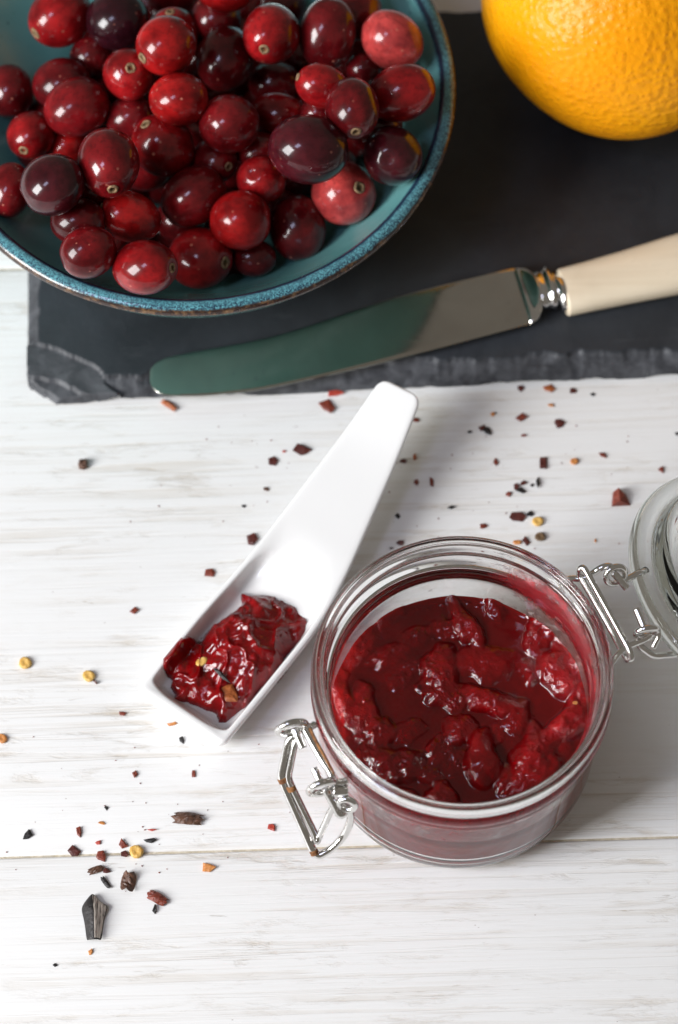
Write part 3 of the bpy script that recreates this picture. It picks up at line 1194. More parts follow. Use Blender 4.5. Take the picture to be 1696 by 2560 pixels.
# heel line skew
hu, hl = k_loc(P(1187, 628, KZ)), k_loc(P(1228, 756, KZ))
hm = (hu + hl) / 2; hw = abs(hu[1] - hl[1]) / 2; skew = (hu[0] - hl[0]) / (hu[1] - hl[1])
HZ = ST + 5.6


def k_loft(name, st, mat, sq=2.0, sub=0, sh=None):
    v = []
    for (s, w_, t_, zc, nc, q) in st: v += k_ring(s, w_, t_, zc, 28, q, skew, nc)
    f = grid_faces(len(st), 28, True)
    f.append(tuple(range(28))[::-1]); f.append(tuple(range((len(st) - 1) * 28, len(st) * 28)))
    return build(name, v, f, mat, parent=knife, sharp=sh)


s0 = hm[0]
bz = KZ + 2.2
k_loft('bolster', [(s0 - .4, hw * .99, .62, bz, hm[1], 3), (s0 + .8, hw * .98, .75, bz, hm[1], 3), (s0 + 2.2, hw * .93, 1.3, bz, hm[1] + .1, 3), (s0 + 3.4, hw * .82, 2.1, bz + .3, hm[1] + .2, 2.6),
                   (s0 + 4.4, hw * .64, 2.8, bz + .6, hm[1] + .4, 2.3), (s0 + 4.9, hw * .52, 3.0, bz + .8, hm[1] + .5, 2.1)], M['ferrule'])
hl0 = k_loc(P(1302, 662, HZ + 3)); hl1 = k_loc(P(1568, 601, HZ + 3))
hw0 = np.linalg.norm(k_loc(P(1290, 612, HZ)) - k_loc(P(1315, 710, HZ))) / 2
hw1 = hw0 * 1.22
nce = hm[1] + .5
sH = hl0[0]
nH = hl0[1]
df = sH - (s0 + 4.6)
rw = hw0 * .93
k_loft('ferrule', [(s0 + 4.6, rw * .80, 2.7, bz + .8, nce, 2.1), (s0 + 4.6 + df * .10, rw * .92, 3.4, HZ - 1.2, nce, 2.1), (s0 + 4.6 + df * .28, rw * .93, 3.5, HZ - 1, nce, 2.1),
                   (s0 + 4.6 + df * .34, rw * .84, 3.1, HZ - .9, nce, 2.1), (s0 + 4.6 + df * .40, rw * .98, 3.9, HZ - .8, nce, 2.1), (s0 + 4.6 + df * .54, rw * 1.04, 4.2, HZ - .6, nce, 2.1), (s0 + 4.6 + df * .66, rw * .98, 3.9, HZ - .5, nce, 2.1),
                   (s0 + 4.6 + df * .70, rw * .80, 3.3, HZ - .4, nce, 2.1), (s0 + 4.6 + df * .78, rw * .80, 3.3, HZ - .3, nce, 2.1), (s0 + 4.6 + df * .82, rw * .88, 3.9, HZ - .2, nH, 2.1), (s0 + 4.6 + df * 1.06, rw * .90, 4.0, HZ, nH, 2.1)], M['ferrule'])
slope = (hl1[1] - hl0[1]) / (hl1[0] - hl0[0])
hs = []
for k, (ds, kw) in enumerate([(0, .93), (.25, .985), (.8, 1.0), (8, 1.03), (20, 1.10), (34, 1.22), (48, 1.30), (60, 1.30), (66, 1.2), (68.5, .9)]):
    hs.append((sH + ds, hw0 * kw, 4.6 * kw, ST + 4.75 * kw + .1, nH + slope * ds, 2.7))
k_loft('handle', hs, M['cream'])

# ================================================================== porcelain spoon
SPN = {}


def spoon():
    TB, TH = 9.5, 21.0         # height of the bowl's edge, height of the handle's end
    Lo = [((336, 1576), TB), ((450, 1430), TB), ((562, 1304), TB + .3), ((640, 1207), TB + 1.4), ((712, 1112), TB + 3.4), ((800, 996), TB + 6.6), ((872, 893), TH)]
    Ro = [((527, 1704), TB), ((640, 1566), TB), ((738, 1440), TB + .3), ((800, 1325), TB + 1.4), ((852, 1208), TB + 3.4), ((912, 1070), TB + 6.6), ((964, 938), TH)]
    L = np.array([P(*a, z) for a, z in Lo]); R = np.array([P(*a, z) for a, z in Ro])
    L = catmull(L, 8); R = catmull(R, 8)
    for q_ in (L, R):
        q_[0] += (q_[0] - q_[4]) / np.linalg.norm(q_[0] - q_[4]) * 2.6
        q_[-1] += (q_[-1] - q_[-4]) / np.linalg.norm(q_[-1] - q_[-4]) * 3.2
    W_ = (R - L); W_[:, 2] = 0; W_ = W_ / np.linalg.norm(W_, axis=1)[:, None]
    L = L - W_ * .7; R = R + W_ * .5
    A = (L + R) / 2
    s = np.concatenate([[0], np.cumsum(np.linalg.norm(np.diff(A, axis=0), axis=1))])
    tot = s[-1]
    SPN.update(L=L, R=R, s=s, tot=tot)
    V = []
    ss = np.concatenate([[0, .15, .5, 1.0, 1.7, 2.4, 3.2, 4.2, 5.4], np.linspace(7, tot * .46, 14), np.linspace(tot * .49, tot - 4, 14), [tot - 2.6, tot - 1.5, tot - .7, tot - .2, tot]])
    fl_z = 2.9
    for q in ss:
        l = np.array([np.interp(q, s, L[:, k]) for k in range(3)]); r = np.array([np.interp(q, s, R[:, k]) for k in range(3)])
        zt = l[2]
        w = np.linalg.norm((r - l)[:2]) / 2
        c = (l + r)[:2] / 2
        nx = (r - l)[:2] / (2 * w)
        t = smooth(tot * .30, tot * .56, q)
        tail = smooth(2.0, 6.2, q)
        depth = (zt - fl_z) * (1 - t) * tail
        k = min(1.0, depth / 4.0)                      # 1 in the bowl, 0 on the handle
        hb = smooth(tot * .28, tot * .62, q)
        zb = hb * (zt - 4.2)
        # rounded corners in plan
        ra = 2.4; rb = 3.0
        cut = ra - math.sqrt(max(0, ra * ra - (ra - min(q, ra)) ** 2))
        e = tot - q
        cut += rb - math.sqrt(max(0, rb * rb - (rb - min(e, rb)) ** 2))
        ed = min(q, e)
        fall = .8 * max(0, 1 - ed / .8) ** 2
        w2 = w - cut
        ztt = zt - fall
        zbb = zb + fall + (2.0 * max(0, 1 - q / 3.0))
        wb = w2 - 2.6 * (1 - hb) - .8 * hb
        flat = [(-w2 + 1.4, ztt), (-w2 * .70, ztt), (-w2 * .52, ztt), (-w2 * .36, ztt), (-w2 * .18, ztt), (0, ztt)]
        fw = w2 - 2.0 - .24 * depth
        cav = [(-w2 + 1.4, ztt), (-w2 + 2.0, ztt - .25), (-fw - .12 * depth, ztt - depth * .5), (-fw, ztt - depth * .9), (-fw + 1.3, ztt - depth), (0, ztt - depth)]
        mid_ = [(a0 * (1 - k) + a1 * k, (ztt - depth) * 0 + (z0_ * (1 - k) + z1_ * k if k >= 1 else ztt - depth * ((ztt - z1_) / max(depth, 1e-6) if depth > 1e-6 else 0))) for (a0, z0_), (a1, z1_) in zip(flat, cav)]
        hs_ = [(-wb, zbb), (-w2 + .2, (zbb * .35 + ztt * .65)), (-w2, ztt - .9), (-w2 + .4, ztt - .2)] + mid_
        ring = hs_ + [(-a, b) for a, b in hs_[-2::-1]]
        for a, z in ring: V.append((*(c + nx * a), z))
        m_ = len(ring)
    F = grid_faces(len(ss), m_, True)
    for i0, rev in ((0, False), (len(ss) - 1, True)):
        h = m_ // 2
        for j in range(h):
            a, b = i0 * m_ + j, i0 * m_ + j + 1
            c_, d = i0 * m_ + m_ - 2 - j, i0 * m_ + m_ - 1 - j
            q = []
            for e in (a, b, c_, d):
                if e not in q: q.append(e)
            if len(q) > 2: F.append(tuple(q) if rev else tuple(q[::-1]))
    return np.array(V), F


sv, sf = spoon()
sp_base = P(640, 1420, 0)
spn = build('porcelain_spoon', sv, sf, M['porcelain'], origin=sp_base, subsurf=2)
tag(spn, 'white porcelain tasting spoon with square bowl lying beside the jar', 'spoon')

# ================================================================== jam on the spoon
def src2(x, y): return (340 + x / 2.119, 920 + y / 2.119)


JF = 2.9
poly_c = [(160, 1462), (215, 1452), (330, 1430), (400, 1350), (490, 1290), (560, 1225), (553, 1170), (620, 1178), (700, 1164), (790, 1190), (860, 1232), (935, 1328), (880, 1420),
          (790, 1512), (800, 1560), (796, 1605), (720, 1622), (650, 1690), (600, 1765), (545, 1795), (480, 1842), (435, 1850), (425, 1800), (350, 1775), (270, 1745), (168, 1760), (205, 1700), (175, 1665), (185, 1625), (143, 1585)]
poly = np.array([S(*src2(*q), 7.5)[:2] for q in poly_c])


def poly_sdf(px, py, poly):
    d = np.full(px.shape, 1e9); ins = np.zeros(px.shape, bool)
    n = len(poly)
    for i in range(n):
        a, b = poly[i], poly[(i + 1) % n]
        ab = b - a
        t = np.clip(((px - a[0]) * ab[0] + (py - a[1]) * ab[1]) / (ab @ ab), 0, 1)
        d = np.minimum(d, np.hypot(px - a[0] - ab[0] * t, py - a[1] - ab[1] * t))
        cond = ((a[1] > py) != (b[1] > py)) & (px < (b[0] - a[0]) * (py - a[1]) / (b[1] - a[1] + 1e-12) + a[0])
        ins ^= cond
    return np.where(ins, d, -d)


mn, mx = poly.min(0) - 2, poly.max(0) + 2
gx = np.arange(mn[0], mx[0], .28); gy = np.arange(mn[1], mx[1], .28)
GX, GY = np.meshgrid(gx, gy, indexing='ij')
d = poly_sdf(GX, GY, poly) + .35 * fbm(GX * .45, GY * .45, 2, 101)
# it stays between the walls of the spoon
sl0, sl1 = SPN['L'][0, :2], SPN['L'][16, :2]; sr0, sr1 = SPN['R'][0, :2], SPN['R'][16, :2]


def side(p0, p1, sgn):
    e = (p1 - p0) / np.linalg.norm(p1 - p0)
    return sgn * ((GX - p0[0]) * -e[1] + (GY - p0[1]) * e[0])


dl_, dr_ = side(sl0, sl1, -1), side(sr0, sr1, 1)
if dl_.mean() < 0: dl_ = -dl_
if dr_.mean() < 0: dr_ = -dr_
# on the window side it rides up over the wall, on the other it stays inside
FLR = JF + (9.35 - JF) * smooth(4.2, 2.0, dl_)
d = np.minimum(d, np.minimum(dl_ - .35, dr_ - 1.5))
prof = np.sqrt(np.clip(1 - (1 - np.clip(d / 5.0, 0, 1)) ** 2, 0, 1))
cen = poly.mean(0)
hump = np.exp(-(((GX - S(*src2(560, 1400), 10)[0]) ** 2 + (GY - S(*src2(560, 1400), 10)[1]) ** 2) / 110.0))
Hh = (3.6 + 5.2 * hump) * (1 - .45 * smooth(5.0, 1.0, dl_)) + 1.3 * fbm(GX * .15, GY * .15, 2, 111)
Z = FLR + prof * Hh + 1.3 * prof * fbm(GX * .24, GY * .24, 2, 121) + .22 * prof * fbm(GX * .75, GY * .75, 2, 131)
rid = 1 - np.abs(fbm(GX * .13 + 3, GY * .13, 2, 141)) * 4
Z += 1.1 * prof * np.clip(rid, 0, 1) ** 2
Z = np.where(d < 0, FLR - .9 + d * .6, Z)
keep = (d > -.55)
Fg = [fc for fc in grid_faces(*GX.shape) if all(keep.reshape(-1)[i] for i in fc)]
Vg = np.stack([GX, GY, Z], -1).reshape(-1, 3)
us = sorted({i for fc in Fg for i in fc}); rm_ = {a: b for b, a in enumerate(us)}
dl = build('jam_dollop', Vg[us], [[rm_[i] for i in fc] for fc in Fg], M['jam'], origin=(*cen, JF))
at = dl.data.attributes.new('lump', 'FLOAT', 'POINT')
lumpv = np.clip(.40 + .55 * fbm(GX * .3, GY * .3, 3, 151), 0, 1).reshape(-1)[us]
at.data.foreach_set('value', lumpv.astype(np.float32))
tag(dl, 'glossy dark red cranberry sauce dolloped in the white spoon', 'sauce')


def dollop_z(x, y):
    i = int(np.clip((x - mn[0]) / .28, 0, len(gx) - 1)); j = int(np.clip((y - mn[1]) / .28, 0, len(gy) - 1))
    return float(Z[i, j])


# ================================================================== jar
JH, RO = 55.3, 40.0
JAM_Z = 25.0
ZO = 9.0
jar = thing('clip_top_jar', (0, 0, 0), 'small clear glass clip-top jar of cranberry sauce with its lid swung open', 'jar')
outer = [(0, .9), (25, .9), (28, .5), (30.5, 0), (32.6, .25), (35.2, 1.8), (37.0, 4.6), (38.0, 9), (38.3, 15), (38.3, 28), (38.0, 36), (37.3, 39.5), (36.7, 41.4), (36.9, 42.6), (38.4, 43.1), (39.6, 43.8), (40.1, 45.4),
         (40.0, 47.2), (39.4, 48.3), (39.0, 49.0), (39.2, 49.8), (39.8, 50.8), (40.0, 52.4), (39.8, 54.0), (39.2, 54.9), (38.6, 55.2), (38.1, 54.9), (37.8, 54.1), (37.4, 53.8), (37.1, 54.1), (36.8, 54.0)]
inner = [(36.5, 53.0), (36.3, 50), (35.9, 46.5), (35.0, 44.0), (34.5, 41.5), (34.5, 38.0), (34.8, 30), (34.8, 15), (34.2, 9.4), (32.6, 6.2), (29.4, 4.4), (25, 3.7), (0, 3.5)]
prof_j = [outer[0]] + list(map(tuple, catmull([(a, b, 0) for a, b in outer[1:] + inner[:-1]], 3)[:, :2])) + [inner[-1]]
jv, jf = lathe(prof_j, 160)
build('glass_body', jv, jf, M['glass'], parent=jar)

WR = .92


def c4(x, y, z): return S(1380 + x / 4.304, 1150 + y / 4.304, z + ZO)      # hinge side
def c5(x, y, z): return S(640 + x / 4.9, 1740 + y / 4.9, z + ZO)           # latch side


def wire(name, pts, mat='steel', r=WR, parent=jar, smoothc=True, per=5, closed=False):
    path = catmull(pts, per, closed) if smoothc else np.array(pts)
    v_, f_ = tube(path, r, 12, closed)
    return build(name, v_, f_, M[mat], parent=parent)


# wire band round the neck (two arms of one wire)
hd = np.arctan2(.45, .89)
th = np.linspace(hd + .28, hd + 2 * math.pi - .28, 90)
band = np.stack([37.9 * np.cos(th), 37.9 * np.sin(th), np.full_like(th, 41.6)], 1)
wire('neck_wire', band, 'steel', .9, smoothc=False)


def ring(c, R_, ry, tilt, n=28):
    """a true circle of wire seen as an ellipse R_ by ry turned by tilt degrees"""
    t = math.radians(tilt)
    E1 = CAM_R * math.cos(t) + CAM_U * math.sin(t); E2 = -CAM_R * math.sin(t) + CAM_U * math.cos(t)
    dz = math.sqrt(max(0, R_ * R_ - ry * ry))
    return [c + E1 * R_ * math.cos(a) + (E2 * ry + CAM_B * dz) * math.sin(a) for a in np.linspace(0, 2 * np.pi, n, endpoint=False)]


# hinge side
wire('hinge_arm', [c4(120, 1290, 35.5), c4(220, 1275, 35.5), c4(330, 1275, 36), c4(430, 1225, 37), c4(520, 1165, 38.5), c4(600, 1140, 39), c4(680, 1160, 38.5), c4(760, 1170, 37)])
wire('hinge_eye', ring(c4(686, 1240, 37.5), 2.75, 2.2, 30), closed=True, per=2)
wire('hinge_pin', [c4(660, 1215, 38), c4(700, 1255, 37.6), c4(760, 1325, 37), c4(812, 1385, 36.5)], r=1.05)
wire('hinge_arm', [c4(600, 2250, 34.5), c4(665, 2160, 35), c4(720, 2085, 35.7), c4(800, 2020, 36.3), c4(900, 1970, 37), c4(1000, 1930, 37), c4(1060, 1885, 37)])
wire('hinge_eye', ring(c4(1022, 1852, 37.5), 2.9, 1.15, 8), closed=True, per=2)
wire('hinge_tail', [c4(1140, 1840, 37.5), c4(1150, 1900, 36.5), c4(1120, 1960, 35.5), c4(1090, 2020, 34.5)])
wire('hinge_pin', [c4(912, 1600, 38.4), c4(940, 1670, 38), c4(985, 1780, 37.3), c4(1005, 1830, 37)], r=1.05)
# the long closed link between the two hinge arms
lk = [c4(300, 1185, 38.5), c4(335, 1160, 39.3), c4(380, 1215, 39.2), c4(500, 1430, 38.6), c4(620, 1650, 38), c4(740, 1870, 37.4), c4(835, 2050, 36.6), c4(860, 2130, 35.6), c4(815, 2135, 34.6), c4(740, 2030, 34.2),
      c4(640, 1830, 34.5), c4(540, 1650, 35), c4(440, 1480, 35.5), c4(350, 1330, 36), c4(300, 1240, 36.6)]
wire('hinge_link', lk, closed=True, per=6)

# latch side
wire('latch_arm', [c5(720, 350, 35.2), c5(660, 380, 36), c5(600, 350, 36.8), c5(560, 340, 37.2)], 'steel_rust', 1.0)
wire('latch_eye', ring(c5(440, 388, 36.8), 3.7, 1.45, 16), 'steel_rust', 1.0, closed=True, per=2)
wire('latch_pin', [c5(465, 400, 36.6), c5(505, 470, 36.3), c5(545, 560, 35.6), c5(580, 640, 35)], r=1.1)
wire('latch_bar', [c5(590, 400, 36), c5(640, 480, 36), c5(740, 660, 35.9), c5(830, 810, 35.8), c5(905, 930, 35.7), c5(930, 1000, 35.5), c5(900, 1040, 35.4)], 'steel', 1.05)
wire('rust_seam', [c5(670, 400, 36.6), c5(715, 500, 36.8), c5(790, 640, 36.8), c5(860, 770, 36.7), c5(915, 880, 36.6), c5(955, 960, 36.2)], 'rust', .38)
wire('latch_arm', [c5(1120, 1040, 35.4), c5(1040, 1055, 35.8), c5(960, 1060, 36.2)], 'steel_rust', 1.0)
wire('latch_eye', ring(c5(815, 1122, 35.8), 3.5, 1.5, 18), 'steel_rust', 1.0, closed=True, per=2)
wire('latch_pin', [c5(715, 890, 36.9), c5(745, 950, 36.7), c5(785, 1030, 36.2)], r=1.05)
wire('latch_link', [c5(850, 1130, 35), c5(880, 1190, 34), c5(930, 1280, 32.2), c5(980, 1370, 30.4), c5(1030, 1450, 29), c5(1070, 1440, 28.6), c5(1085, 1370, 29), c5(1060, 1320, 30.4)], 'steel_rust', 1.1)
wire('latch_ring', ring(c5(1112, 1330, 31.5), 2.2, 1.5, -12), r=.95, closed=True, per=2)
wire('latch_stub', [c5(950, 1175, 34.4), c5(1040, 1165, 34.4), c5(1130, 1160, 34.4)], r=1.5)
# the lever: a long bent loop hanging from the two eyes
lv = [c5(520, 500, 34), c5(440, 500, 33.6), c5(395, 560, 32.6), c5(310, 970, 25.5), c5(345, 1090, 24), c5(700, 1890, 14), c5(765, 1965, 12.8), c5(950, 1860, 14.5), c5(1090, 1700, 18), c5(1150, 1560, 22), c5(1160, 1440, 26), c5(1120, 1370, 29)]
wire('lever', fillet(lv, 2.2), 'steel', 1.1, smoothc=False)
lv2 = [c5(560, 480, 34.2), c5(480, 560, 33.4), c5(395, 1000, 26), c5(440, 1110, 24.6), c5(730, 1700, 17), c5(745, 1800, 15.6), c5(780, 1720, 17), c5(920, 1400, 26), c5(960, 1330, 29)]
wire('lever_inner', fillet(lv2, 1.8), 'steel', .95, smoothc=False)
for (x, y, z) in ((315, 1010, 25.2), (430, 1110, 24.9), (705, 1890, 14.2)):
    p = c5(x, y, z)
    q = c5(x + 22, y + 52, z - .8)
    wire('rust_spot', [p, (p + q) / 2, q], 'rust', np.array([1.13, 1.22, 1.18, 1.22, 1.16, 1.2, 1.12, 1.15, 1.15, 1.2, 1.12])[:11])

# lid: inside face up, leaning from the hinge down to the table
hin = (c4(585, 1630, 37) + 0)
ax = c4(850, 2100, 37) - c4(320, 1160, 37); ax[2] = 0; ax /= np.linalg.norm(ax)
outd = np.array([-ax[1], ax[0], 0]);
if outd[0] < 0: outd = -outd
LT = math.radians(26.5)
LRad = 40.0
bdir = outd * math.cos(LT) - np.array([0, 0, 1]) * math.sin(LT)
ndir = np.cross(ax, bdir)
if ndir[2] < 0: ndir = -ndir
lid_c = hin + bdir * (LRad + 13.6) + ax * 3.6 * (1 if ax[1] < 0 else -1)
LX, LY = bdir, np.cross(ndir, bdir)
lprof = [(0, -3.6), (16, -3.4), (22, -2.6), (26, -.2), (29.0, 4.6), (31, 6.6), (32.4, 6.7), (33.4, 6.0), (33.9, 4.0), (34.4, 2.6), (35.2, 2.2), (36.6, 2.6), (37.6, 2.5), (39.4, 1.9), (40.0, .6), (40.0, -.9), (39.4, -2.2), (37.4, -2.9), (35, -3.1),
         (31, -3.4), (28, -4.6), (25, -6.4), (20, -7.2), (10, -7.6), (0, -7.7)]
lp = [lprof[0]] + list(map(tuple, catmull([(a, b, 0) for a, b in lprof[1:-1]], 3)[:, :2])) + [lprof[-1]]
lv_, lf_ = lathe(lp, 144)
lvw = lid_c + lv_[:, :1] * LX + lv_[:, 1:2] * LY + lv_[:, 2:] * ndir
lid = build('lid', lvw, lf_, M['lid_glass'], parent=jar)
wire('lid_wire', [c4(735, 1310, 35.4), c4(800, 1285, 35), c4(920, 1225, 33), c4(1010, 1190, 30)], r=1.0, parent=lid)
wire('lid_wire', fillet([c4(930, 1960, 34), c4(970, 2020, 33), c4(1085, 2115, 30), c4(1360, 2090, 26), c4(1480, 2080, 24)], 2.0), r=1.0, parent=lid, smoothc=False)

# ================================================================== sauce in the jar
def s3(x, y): return S(740 + x / 1.912, 1300 + y / 1.912, JAM_Z)[:2]


sauce = thing('cranberry_sauce', (0, 0, 3.6), 'dark red cranberry sauce with whole berries half filling the glass jar', 'sauce')
rl = random.Random(15)
# (x, y, half width, half height, turn, rise mm, roughness, flesh)
LUMPS = [(822, 500, 38, 118, 28, 2.6, .3, .7), (940, 440, 46, 46, 0, 2.2, .5, .2), (690, 740, 85, 140, -12, 3.2, .9, .9), (730, 830, 90, 70, 0, 2.6, .9, .8), (905, 680, 125, 74, -8, 2.8, .25, .45), (1135, 580, 62, 80, 0, 2.4, .7, .7), (1215, 530, 60, 50, 30, 2.2, .6, .6),
         (1290, 730, 100, 105, 0, 3.2, .7, .9), (1130, 740, 45, 60, 0, 1.8, .7, .6), (920, 870, 95, 62, -20, 3.0, .5, .8), (1035, 920, 62, 88, 25, 2.6, .3, .5), (785, 1000, 75, 66, -20, 2.6, .35, .7), (888, 1140, 78, 118, 6, 4.4, .12, .55),
         (1130, 1160, 115, 120, 20, 3.6, .9, .9), (1040, 1250, 90, 70, 0, 2.6, .8, .8), (1290, 1000, 130, 62, 28, 3.4, .7, .95), (1160, 1050, 60, 70, 0, 2.4, .7, .8), (470, 640, 90, 60, 15, 1.8, .8, .5), (330, 930, 50, 120, 10, 3.0, .5, .9), (260, 900, 48, 150, 20, 2.6, .15, 1.0),
         (400, 1010, 80, 60, -20, 2.6, .6, .7), (540, 1010, 75, 60, 10, 2.4, .4, .15), (480, 1170, 130, 70, 15, 2.2, .9, .12), (700, 1320, 62, 52, 0, 2.6, .6, .9), (540, 1320, 60, 34, 0, 1.8, .5, .8), (360, 1110, 90, 60, 40, 2.2, .7, .4), (1350, 880, 50, 90, 0, 2.6, .7, .9),
         *[(rl.uniform(260, 1350), rl.uniform(450, 1290), rl.uniform(40, 95), rl.uniform(35, 70), rl.uniform(-60, 60), rl.uniform(.5, 1.5), rl.uniform(.5, 1.1), rl.uniform(.1, .7)) for _ in range(18)],
         (320, 640, 45, 60, 0, 1.2, .7, .6), (430, 480, 60, 30, 30, 1.0, .5, .5), (1250, 640, 40, 60, 10, 1.8, .6, .7), (1330, 620, 30, 80, -20, 2.0, .6, .8), (640, 1090, 26, 22, 0, 1.0, .2, .3), (590, 560, 70, 50, 0, 1.0, .9, .3)]
nr, nt = 130, 440
RJ = 34.95
rr_ = np.concatenate([np.linspace(.2, RJ - .6, nr - 3), [RJ - .35, RJ - .15, RJ]])
tt_ = np.linspace(0, 2 * np.pi, nt, endpoint=False)
RR, TT = np.meshgrid(rr_, tt_, indexing='ij')
X, Y = RR * np.cos(TT), RR * np.sin(TT)
K = 2.1
acc = np.ones_like(X)
flesh = np.zeros_like(X)
for i, (x, y, w, h, turn, rise, rgh, fle) in enumerate(LUMPS):
    c = s3(x, y)
    ex = 1.22 * abs((s3(x + w, y) - c)[0]); ey = 1.22 * abs((s3(x, y + h) - c)[1]); rise *= .5 + .55 * random.Random(i).random() if i not in (2, 7, 9, 12, 13) else .95
    t = math.radians(turn)
    # image turn is clockwise on the table seen from above
    dx, dy = X - c[0], Y - c[1]
    wx = 2.6 * fbm(X * .13 + i, Y * .13, 3, 200 + i); wy = 2.6 * fbm(X * .13 + i, Y * .13 + 9, 3, 230 + i)
    dx = dx + wx; dy = dy + wy
    a = (dx * math.cos(t) + dy * math.sin(t)) / ex
    b = (-dx * math.sin(t) + dy * math.cos(t)) / ey
    q = a * a + b * b
    hl_ = rise * (np.sqrt(np.clip(1 - q, 0, 1)) * 1.15 - .12) - np.clip(q - 1, 0, 4) * 1.2
    hl_ = hl_ + rgh * np.clip(1.1 - q, 0, 1) * (1.0 * fbm(X * .30, Y * .30, 3, 300 + i) + .36 * fbm(X * .9, Y * .9, 3, 330 + i) + .30 * (1 - 2 * np.abs(fbm(X * .5, Y * .5, 2, 360 + i))))
    acc = acc + np.exp(np.clip(K * hl_, -20, 30))
    flesh = np.maximum(flesh, fle * smooth(1.0, .35, q))
hz = np.log(acc) / K
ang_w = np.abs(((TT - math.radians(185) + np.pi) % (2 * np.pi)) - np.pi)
wall_glow = smooth(1.35, .5, ang_w) * smooth(RJ - 7.0, RJ - 2.0, RR + 2.2 * fbm(X * .16, Y * .16, 3, 410))  # light shining through thin jam at the left wall, painted as brighter red
flesh = np.maximum(flesh * (.72 + .4 * fbm(X * .2, Y * .2, 2, 411)), wall_glow * 1.05)  # flesh tone of the lumps plus the painted glow at the wall
# bubbles and seeds under the skin
rgb_ = random.Random(77)
for k in range(70):
    a_ = rgb_.uniform(0, 6.283); r0 = RJ * math.sqrt(rgb_.uniform(.05, .97))
    if k < 26: r0 = RJ - rgb_.uniform(.8, 3.0); a_ = rgb_.uniform(1.2, 4.6)
    br = rgb_.uniform(.25, .62)
    q_ = ((X - r0 * math.cos(a_)) ** 2 + (Y - r0 * math.sin(a_)) ** 2) / br ** 2
    hz = hz + br * .8 * np.sqrt(np.clip(1 - q_, 0, 1))
wallm = 1.1 * np.exp(-(RJ - RR) / 1.1)
Zj = JAM_Z + hz + wallm + .45 * fbm(X * .11, Y * .11, 3, 400) + .10 * np.clip(hz, 0, 1) * fbm(X * .8, Y * .8, 2, 401)
top = np.stack([X, Y, Zj], -1).reshape(-1, 3)
# wall and floor of the filling follow the glass
sidep = [(34.95, 20), (34.93, 15), (34.33, 9.3), (32.7, 6.1), (29.4, 4.25), (25, 3.6)]
low_r = []
for r, z in sidep:
    low_r.append(np.stack([r * np.cos(tt_), r * np.sin(tt_), np.full(nt, z)], 1))
Vj = np.vstack([top] + low_r)
Fj = grid_faces(nr + len(sidep), nt, True)
Fj.append(tuple(range(nt)))
Fj.append(tuple(range(len(Vj) - nt, len(Vj)))[::-1])
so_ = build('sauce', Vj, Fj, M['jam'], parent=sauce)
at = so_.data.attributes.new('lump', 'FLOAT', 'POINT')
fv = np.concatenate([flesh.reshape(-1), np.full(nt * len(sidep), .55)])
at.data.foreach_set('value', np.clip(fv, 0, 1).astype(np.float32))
# smears left on the inside of the glass
th0, th1 = hd - 3.35, hd + 2.93
na, nz = 300, 26
sm_v, cov = [], []
wall_r = [(15, 34.8), (30, 34.8), (38, 34.5), (41.5, 34.5), (44, 35.0), (46.5, 35.9), (50, 36.3), (53, 36.5)]
for i, a in enumerate(np.linspace(th0, th1, na)):
    for j, z in enumerate(np.linspace(JAM_Z - .5, 51.5, nz)):
        r = np.interp(z, [q[0] for q in wall_r], [q[1] for q in wall_r]) + .08
        k1 = smooth(0, .5, (a - th0)) * smooth(0, .9, (hd + 1.35 - a))
        k2 = smooth(51.5, 48.0, z)
        g = math.exp(-((a - hd - .25) / .5) ** 2) * .30
        bandz = .30 * math.exp(-((z - 43) / 3.0) ** 2) - .26 * math.exp(-((z - 32) / 4.5) ** 2)
        near = smooth(hd - 3.3, hd - 2.7, a) * smooth(hd - .6, hd - 1.6, a)
        back = smooth(hd - 2.0, hd - 1.0, a)
        nz_ = near * smooth(45.5, 43.0, z) * (.62 + .25 * smooth(36, 42.5, z))
        cov.append(np.clip(max(k1 * k2 * back * (.50 + g * .9 + bandz + .14 * fbm(a * 5, z * .18, 3, 78)), nz_, .36 * k2), 0, 1))
        bump = .34 * max(0, fbm(a * 9, z * .4, 3, 77) - .15) * cov[-1] * back
        sm_v.append(((r - bump) * math.cos(a), (r - bump) * math.sin(a), z))
smo = build('smear', np.array(sm_v), grid_faces(na, nz), M['smear'], parent=sauce)
at = smo.data.attributes.new('cover', 'FLOAT', 'POINT')
at.data.foreach_set('value', np.array(cov, np.float32))


# ================================================================== chilli flakes and seeds
def chip_geo(rg, w, h, th=.55, n=None, lift=.5, curl=0.0):
    """irregular flat fragment, w x h mm, bottom on z = 0"""
    n = n or rg.choice([4, 5, 5, 6])
    an = sorted(rg.uniform(-.25, .25) + 2 * math.pi * k / n for k in range(n))
    ring = [(kk * math.cos(a) * w / 2, kk * math.sin(a) * h / 2) for a in an for kk in (rg.choice([rg.uniform(.5, .8), rg.uniform(.9, 1.2), rg.uniform(.9, 1.25)]),)]
    tx, ty = rg.uniform(-.12, .12), rg.uniform(-.12, .12)
    v = []

    def zc(x, y): return tx * x + ty * y + curl * (x / (w / 2)) ** 2 * w * .3

    for x, y in ring: v.append((x * .93, y * .93, zc(x, y)))
    for x, y in ring: v.append((x, y, zc(x, y) + th * .7))
    for x, y in ring: v.append((x * .6, y * .6, zc(x * .6, y * .6) + th + lift * rg.uniform(.1, .9)))
    v.append((rg.uniform(-.1, .1) * w, rg.uniform(-.1, .1) * h, th + lift * rg.uniform(.3, 1.0)))
    f = []
    for k in range(n):
        j = (k + 1) % n
        f += [(k, j, n + j, n + k), (n + k, n + j, 2 * n + j, 2 * n + k), (2 * n + k, 2 * n + j, 3 * n)]
    f.append(tuple(range(n))[::-1])
    v = np.array(v)
    v[:, 2] -= v[:, 2].min()
    return v, f


